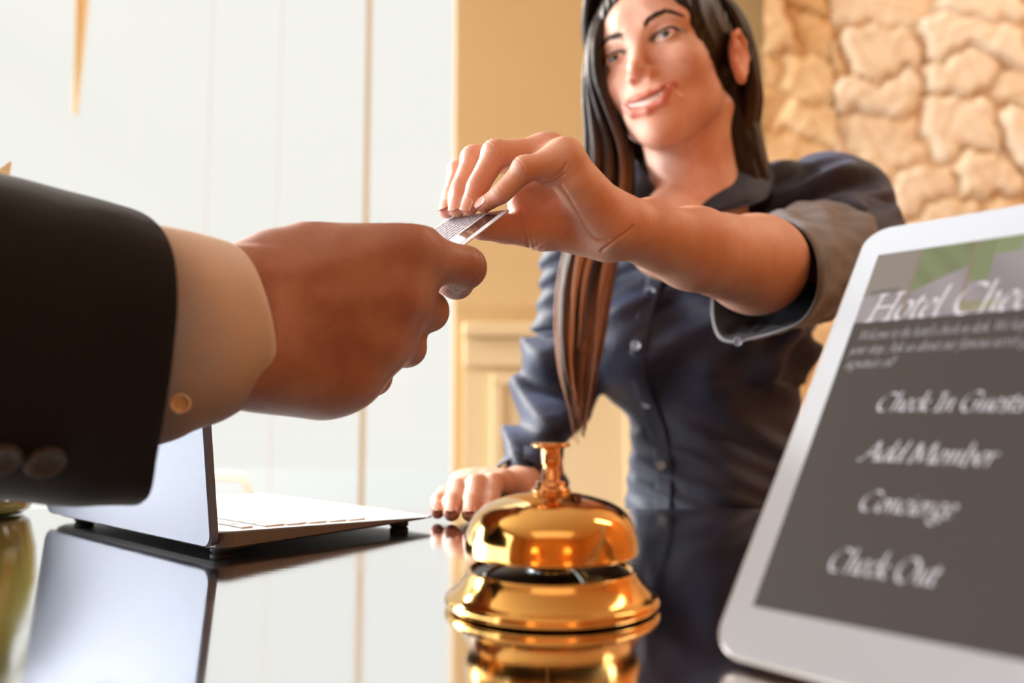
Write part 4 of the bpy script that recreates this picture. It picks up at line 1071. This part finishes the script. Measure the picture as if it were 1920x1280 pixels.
# wainscot right of the opening
XD = float(P(869, 760, YB-.03)[0]); XE = .66
zr0, zr1 = float(P(900, 648, YB)[2]), float(P(900, 600, YB)[2])
sbox('trim_1', (XD, YB-.075, zr0+.02), (XE, YB, zr1-.012), M['panelp'], .008)
sbox('trim_2', (XD, YB-.045, zr0-.06), (XE, YB, zr0+.02), M['panelp'], .006)
zp1 = float(P(900, 700, YB)[2])
def panel(x0, x1, z0, z1, i):
    mb = MB(); t = .035
    mb.box(((x0+x1)/2, YB-.030, (z0+z1)/2), (x1-x0, .012, z1-z0), bevel=.004)
    for (a, b, c, d) in ((x0, x1, z1-t, z1), (x0, x1, z0, z0+t), (x0, x0+t, z0+t, z1-t), (x1-t, x1, z0+t, z1-t)):
        mb.box(((a+b)/2, YB-.038, (c+d)/2), (b-a, .020, d-c), bevel=.006)
    mb.build('trim_%d' % i, M['panelp'], **S)
sbox('trim_3', (XD, YB-.026, .12), (XE, YB, zr0-.06), M['panelp'], .002)
panel(XD+.075, XD+.47, .22, zp1, 4); panel(XD+.53, XE-.03, .22, zp1, 5)
sbox('baseboard_back', (XD, YB-.045, 0), (XE, YB, .12), M['panelp'], .005)
# stone wall: heightfield of irregular courses
def stone(name, x0, x1, y0, z0, z1, seed, h=.022, cw=.21, chh=.125, mul=(1, 1, 1), rnd=0.):
    r = np.random.default_rng(seed); nx, nz = int((x1-x0)/.011)+2, int((z1-z0)/.011)+2
    X, Z = np.meshgrid(np.linspace(x0, x1, nx), np.linspace(z0, z1, nz))
    pts = []
    zz = z0-.1; row = 0
    while zz < z1+.2:
        rh = chh*(.75+.55*r.random()); xx = x0-.3*r.random()-.1
        while xx < x1+.3:
            w = cw*(.55+.95*r.random()); pts.append((xx+w/2+r.normal(0, .008), zz+rh/2+r.normal(0, .020), w, rh)); xx += w
        zz += rh
    pts = np.array(pts)
    wx = X+.022*np.sin(Z*19+2)+.014*np.sin(X*37+Z*11)+.006*np.sin(X*80-Z*70); wz = Z+.024*np.sin(X*13+seed)+.014*np.sin(X*31+Z*23)+.006*np.sin(X*90+Z*60)
    d = np.maximum(np.abs(wx[..., None]-pts[:, 0])/(pts[:, 2]/2), np.abs(wz[..., None]-pts[:, 1])/(pts[:, 3]/2))*.5+.5*np.hypot((wx[..., None]-pts[:, 0])/(pts[:, 2]/2), (wz[..., None]-pts[:, 1])/(pts[:, 3]/2))/1.15
    o = np.argsort(d, -1)[..., :2]; d1 = np.take_along_axis(d, o[..., :1], -1)[..., 0]; d2 = np.take_along_axis(d, o[..., 1:2], -1)[..., 0]
    e = smooth01((d2-d1)/.42); idn = o[..., 0]
    q = r.random(len(pts)); q2 = r.random(len(pts))
    n = (np.sin(X*61+5*np.sin(Z*33))+np.sin(Z*71+4*np.sin(X*47)))*.25+(np.sin(X*150+Z*90)+np.sin(Z*170-X*60))*.08
    H = e*(h*(.5+.8*q[idn]))+n*.006*e+(q2[idn]-.5)*.010*e*np.sin(X*14+Z*9)
    Y = y0-H+rnd*(1-smooth01((X-x0)/.07))
    V = np.stack([X, Y, Z], -1).reshape(-1, 3); ii = np.arange(nx*nz).reshape(nz, nx)
    Fc = np.stack([ii[:-1, :-1], ii[:-1, 1:], ii[1:, 1:], ii[1:, :-1]], -1).reshape(-1, 4)
    a = np.array(srgb(244, 228, 200)[:3]); b = np.array(srgb(224, 188, 134)[:3]); mo = np.array(srgb(196, 148, 92)[:3])
    t = np.clip(q2[idn]*.75+.3*n, 0, 1)[..., None]; c = a*(1-t)+b*t; ee = (smooth01((d2-d1)/.22)*.8+.2)[..., None]; ee = np.clip(ee+.5*np.sin(X*9+Z*13)[..., None]*(1-ee), 0, 1); c = mo*(1-ee)+c*ee
    me = mesh_np(name, V, Fc); vcol(me, 'tint', c.reshape(-1, 3)*np.array(mul)); return me
m = Mat('limestone', srgb(230, 200, 150), .9); m.to(m.mix(m.noise(26, detail=8), m.attr('tint'), srgb(205, 160, 100)), 'Base Color')
mx = [n for n in m.n if n.bl_idname == 'ShaderNodeMix'][0]
rp = m.ramp(m.noise(18, detail=7), [(.45, (0, 0, 0, 1)), (.8, (.35, .35, .35, 1))]); m.link(rp, mx.inputs[0]); m.bump(m.noise(120, detail=8), .5, .004); M['stone'] = m.m
XS = float(P(1562, 200, 2.02)[0])
new_obj('wall_stone', stone('wall_stone', XE, XS, YB-.17, 0, ZC, 3, .020, mul=(.90, .78, .60)), M['stone'], **{**S, 'smooth': True})  # left stretch tinted darker and tanner, its shade painted into the stone
new_obj('wall_stone', stone('wall_stone', XS, 2.6, YB-.17, 0, ZC, 8, .022, mul=(1, 1.06, 1.16)), M['stone'], **{**S, 'smooth': True})
# glazed opening at the back left: frame members and panes
M['glaze'] = Mat('window_frame_paint', srgb(176, 150, 108), .5).m
g = bpy.data.materials.new('window_glass'); g.use_nodes = True; nt_ = g.node_tree; nt_.nodes.remove(nt_.nodes['Principled BSDF'])
tr = nt_.nodes.new('ShaderNodeBsdfTransparent'); gl = nt_.nodes.new('ShaderNodeBsdfGlossy'); gl.inputs['Roughness'].default_value = .02; mxs = nt_.nodes.new('ShaderNodeMixShader'); mxs.inputs[0].default_value = .008
tr.inputs[0].default_value = (.98, .985, .98, 1)
nt_.links.new(tr.outputs[0], mxs.inputs[1]); nt_.links.new(gl.outputs[0], mxs.inputs[2]); nt_.links.new(mxs.outputs[0], nt_.nodes['Material Output'].inputs[0]); M['glass'] = g
YG = 2.32
win = empty('window_1', (-1.4, YG, 0)); tag(win, None, None, None, 'structure')
def wx_(px): return float(P(px, 300, YG)[0])
for px, w in ((688, .010), (522, .0016), (390, .0016)):
    mb = MB(); mb.box((wx_(px), YG, ZC/2), (w, .03 if px == 688 else .003, ZC), bevel=.0003); mb.build('mullion', M['glaze'], win, smooth=False)
mb = MB(); mb.box((-1.4, YG, ZC-.05), (2.5, .05, .10), bevel=.003); mb.box((-1.4, YG, .04), (2.5, .05, .08), bevel=.003); mb.build('frame', M['glaze'], win, smooth=False)
for a, b in ((-2.6, wx_(390)), (wx_(390), wx_(522)), (wx_(522), wx_(688)), (wx_(688), XW+.02)):
    mb = MB(); mb.box(((a+b)/2, YG, ZC/2), (b-a-.012, .004, ZC-.1)); mb.build('glass', M['glass'], win, smooth=False)
win2 = empty('window_2', (-2.66, .55, 0)); tag(win2, None, None, None, 'structure')
mb = MB()
for y in (-1.28, -.05, 1.15, 2.38): mb.box((-2.66, y, 1.65), (.05, .05, 2.4), bevel=.003)
mb.build('frame', M['glaze'], win2, smooth=False)
for y in (-.665, .55, 1.765):
    mb = MB(); mb.box((-2.66, y, 1.65), (.004, 1.16, 2.38)); mb.build('glass', M['glass'], win2, smooth=False)
# terrace outside
m = Mat('terrace_stone', srgb(236, 230, 218), .85); m.to(m.mix(m.noise(2, detail=5), srgb(110, 109, 106), srgb(104, 103, 99)), 'Base Color'); M['terrace'] = m.m
sbox('ground', (-14, 2.45, -.12), (8, 18, -.06), M['terrace']); sbox('ground', (-14, -8, -.12), (-2.72, 2.45, -.06), M['terrace'])
# gathered drape hanging at the top of the glazing
m = Mat('sheer_drape', srgb(246, 214, 168), .8); m.set(Subsurface_Weight=.2, Subsurface_Scale=.02); M['drape'] = m.m
mb = MB(); rows = []
z0 = float(P(140, 215, 2.15)[2]); xc = float(P(146, 100, 2.15)[0])
for j in range(40):
    t = j/39; z = z0+(ZC-.01-z0)*t; wd = .006+.075*t**.8; row = []
    for i in range(41):
        u = i/40*2-1; row.append((xc+u*wd*.5+.004*math.sin(t*5), 2.15+.016*math.sin(u*11)*(.3+t), z))
    rows.append(row)
for r in rows[:]: pass
mb.loft(rows, closed=False); me = mb.mesh('drape'); o = new_obj('drape', me, M['drape'], label='narrow orange cream drape tail hanging at the top of the window', cat='curtain')
sm = o.modifiers.new('thick', 'SOLIDIFY'); sm.thickness = .002

# chair outside beyond the glazing
m = Mat('chair_paint', srgb(226, 206, 170), .5); M['chair'] = m.m
ch = empty('terrace_chair', (-1.42, 4.0, -.06), 'pale chair standing beyond the window, its back seen past the laptop', 'chair')
def rod(name, pts, r, k=None):
    mb = MB(); mb.tube(catmull(pts, 6), r, 10); mb.build(name, M['chair'], ch)
xr = float(P(465, 895, 4.0)[0]); xl = xr-.42; zt_ = float(P(440, 893, 4.0)[2])
rod('backrest', [(xl, 4.02, zt_-.09), (xl+.02, 4.0, zt_-.02), (xl+.08, 4.0, zt_), (xr-.08, 4.0, zt_), (xr-.02, 4.0, zt_-.02), (xr, 4.02, zt_-.09), (xr+.01, 4.03, zt_-.2)], .014)
for x in (xl, xr+.01): rod('leg', [(x, 4.03, zt_-.2), (x, 4.02, .4), (x, 4.06, -.06)], .014)
for x in (xl, xr): rod('leg', [(x, 4.42, .42), (x, 4.44, .2), (x, 4.46, -.06)], .014)
mb = MB(); mb.box(((xl+xr)/2, 4.22, .42), (.44, .44, .03), bevel=.01); mb.build('seat', M['chair'], ch)

# ------------------------------------------------------------------ vase of flowers behind the sleeve
vc = G(6, 978)
vc = np.array([vc[0]-.045, vc[1]+.045, CZ])
vase = empty('flower_vase', vc, 'yellow green glass vase with cream flowers and green stems on the counter beyond the laptop', 'vase')
m = Mat('amber_glass', srgb(206, 198, 104), .06); m.set(Coat_Weight=.8, Transmission_Weight=.35); M['amber'] = m.m
m = Mat('leaf', srgb(120, 140, 50), .5); m.to(m.mix(m.noise(20), srgb(96, 120, 40), srgb(190, 186, 84)), 'Base Color'); M['leaf'] = m.m
m = Mat('petal', srgb(240, 226, 196), .6); m.set(Subsurface_Weight=.2, Subsurface_Scale=.01); M['petal'] = m.m
vp = [(.0001, .001), (.030, .001), (.036, .006), (.042, .030), (.044, .060), (.038, .095), (.028, .120), (.026, .135), (.031, .148), (.029, .1485), (.024, .135), (.026, .120), (.036, .095), (.041, .060), (.039, .030), (.033, .009), (.0001, .008)]
mb = MB(); mb.lathe(vp, vc, 40); mb.build('vase', M['amber'], vase)
for k in range(9):
    a = k*2.4; rr_ = .02+.045*((k*37) % 10)/10; top = vc+np.array([math.cos(a)*rr_, math.sin(a)*rr_, .255+.05*((k*7) % 5)/5])
    mb = MB(); mb.tube(catmull([vc+np.array([math.cos(a)*.01, math.sin(a)*.01, .02]), vc+np.array([math.cos(a)*.014, math.sin(a)*.014, .14]), top], 6), .0018, 6); mb.build('stem', M['leaf'], vase)
    mb = MB()
    for lay, (n, r0q, hh) in enumerate(((5, .026, .004), (5, .020, .012), (4, .012, .018))):
        for q in range(n):
            b = q*2*PI/n+lay*.5; dr = np.array([math.cos(b), math.sin(b), 0]); sd = np.array([-math.sin(b), math.cos(b), 0]); rows = []
            for j in range(6):
                t = j/5; rows.append([top+dr*(r0q*t)+sd*(u*.013*math.sin(PI*min(t*.85+.12, 1)))+np.array([0, 0, hh*.3+.020*t*t*(1.3-.35*lay)+lay*.004]) for u in np.linspace(-1, 1, 5)])
            mb.loft(rows, closed=False)
    mb.build('blossom', M['petal'], vase)
for k in range(16):
    a = k*1.9+.4; zb_ = .004+.20*((k*13) % 16)/16; L = .06+.03*((k*5) % 4)/4; c0 = vc+np.array([math.cos(a)*.012, math.sin(a)*.012, .15 if zb_ > .12 else .149]); d = np.array([math.cos(a), math.sin(a), 0]); sd = np.array([-math.sin(a), math.cos(a), 0]); mb = MB(); rows = []
    for j in range(9):
        t = j/8; dz = (.09 if zb_ > .12 else -.13)*t*t if zb_ <= .12 else .09*t; rows.append([c0+d*(.045*math.sin(PI*.5*t)+L*.3*t)+sd*(u*.011*math.sin(PI*min(.98, t+.02)))+np.array([0, 0, dz+.003*abs(u)]) for u in (-1, -.5, 0, .5, 1)])
    mb.loft(rows, closed=False); mb.build('leaf', M['leaf'], vase)

# ------------------------------------------------------------------ lamps behind the camera
m = emis('lamp_shade_glow', srgb(255, 196, 110), 3.0, .6, srgb(250, 210, 150)); M['lampglow'] = m.m
M['wood'] = Mat('dark_wood', srgb(70, 42, 26), .4).m
for i, (x, y) in enumerate(((-1.1, -2.2), (.9, -2.3), (2.2, -.2))):
    fl = empty('floor_lamp', (x, y, 0), ['floor lamp with a warm drum shade by the wall opposite, left of the pair', 'floor lamp with a warm drum shade by the wall opposite, right of the pair', 'floor lamp with a warm drum shade beside the right wall'][i], 'lamp', 'warm floor lamps around the lobby')
    mb = MB(); mb.lathe([(.0001, .0), (.15, 0), (.15, .015), (.02, .03), (.0001, .03)], (x, y, 0), 32); mb.build('base', M['wood'], fl)
    mb = MB(); mb.tube([(x, y, .02), (x, y, 1.5)], .012, 12); mb.build('pole', M['wood'], fl)
    mb = MB(); mb.lathe([(.22, 1.42), (.17, 1.78), (.165, 1.78), (.215, 1.42)], (x, y, 0), 40); mb.build('lamp_shade', M['lampglow'], fl)

# ------------------------------------------------------------------ light
def area(name, loc, look, size, sy, power, col):
    L = bpy.data.lights.new(name, 'AREA'); L.shape = 'RECTANGLE'; L.size = size; L.size_y = sy; L.energy = power; L.color = col
    o = bpy.data.objects.new(name, L); COL.objects.link(o); o.location = loc
    o.rotation_euler = (Vector(look)-Vector(loc)).to_track_quat('-Z', 'Y').to_euler(); return o
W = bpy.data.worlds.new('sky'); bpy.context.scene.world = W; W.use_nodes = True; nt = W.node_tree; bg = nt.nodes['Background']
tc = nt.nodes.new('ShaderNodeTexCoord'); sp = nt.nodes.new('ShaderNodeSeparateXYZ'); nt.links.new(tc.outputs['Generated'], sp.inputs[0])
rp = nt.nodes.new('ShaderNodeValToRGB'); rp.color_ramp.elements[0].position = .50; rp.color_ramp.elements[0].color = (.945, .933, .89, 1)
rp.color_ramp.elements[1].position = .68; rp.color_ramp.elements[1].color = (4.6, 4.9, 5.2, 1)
# sky lifted overhead and on the left, out of view, for fill and reflections
#mh = lambda op, a, b=None: (lambda n: ([nt.links.new(v, n.inputs[i]) if hasattr(v, 'links') else setattr(n.inputs[i], 'default_value', v) for i, v in enumerate((a, b)) if v is not None], n.outputs[0])[1])(nt.nodes.new('ShaderNodeMath'))
def mth(op, a, b=None):
    n = nt.nodes.new('ShaderNodeMath'); n.operation = op
    for i, v in enumerate((a, b)):
        if v is None: continue
        if hasattr(v, 'links'): nt.links.new(v, n.inputs[i])
        else: n.inputs[i].default_value = v
    return n.outputs[0]
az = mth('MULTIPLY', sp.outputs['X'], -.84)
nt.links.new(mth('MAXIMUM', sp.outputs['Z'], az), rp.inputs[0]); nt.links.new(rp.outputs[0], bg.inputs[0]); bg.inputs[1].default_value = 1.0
sun = bpy.data.lights.new('sun', 'SUN'); sun.energy = 6.5; sun.angle = math.radians(6); sun.color = (1, .95, .86)
so = bpy.data.objects.new('sun', sun); COL.objects.link(so); so.rotation_euler = Vector((.62, -.58, -.50)).to_track_quat('-Z', 'Y').to_euler()
area('window_daylight_left', (-2.80, 1.55, 1.75), (.2, .85, 1.4), 1.6, 2.2, 175, (.95, .97, 1.0))
area('stone_wall_fill', (2.0, 1.1, ZC-.05), (1.6, 2.1, 1.5), 1.3, .4, 24, (1, .90, .76))  # unseen fill, added to brighten the stone wall
area('lower_wall_fill', (.25, 1.2, .72), (.1, 2.2, 1.25), .9, .2, 4.4, (1, .97, .88))  # hidden fill behind the counter, added to lift the lower back wall
area('warm_front_fill', (0, -1.6, ZC-.05), (0, -1.2, 0), 2.4, 1.2, 9, (1, .82, .62))  # warm fill added overhead behind the camera, no fixture modelled
for i, (x, y) in enumerate(((-1.1, -2.2), (.9, -2.3), (2.2, -.2))):
    L = bpy.data.lights.new('floor_lamp_bulb', 'POINT'); L.energy = (9, 9, 4)[i]; L.color = (1, .70, .38); L.shadow_soft_size = .06
    o = bpy.data.objects.new('floor_lamp_bulb', L); COL.objects.link(o); o.location = (x, y, 1.6)

# ------------------------------------------------------------------ camera
cam = bpy.data.cameras.new('camera'); co = bpy.data.objects.new('camera', cam); COL.objects.link(co)
cam.sensor_width = 36; cam.lens = 28.0; cam.clip_start = .01; co.location = CAM; co.rotation_euler = (PI/2+PITCH, 0, 0)
cam.dof.use_dof = DOF if 'DOF' in globals() else True; cam.dof.focus_distance = .535; cam.dof.aperture_fstop = 3.5
sc = bpy.context.scene; sc.camera = co
sc.view_settings.view_transform = 'Standard'; sc.view_settings.look = 'None'; sc.view_settings.exposure = 0.0; sc.view_settings.gamma = 1; sc.view_settings.use_curve_mapping = False
sc.cycles.max_bounces = 8; sc.cycles.caustics_reflective = False; sc.cycles.caustics_refractive = False; sc.cycles.sample_clamp_indirect = 6
sc.cycles.use_denoising = True
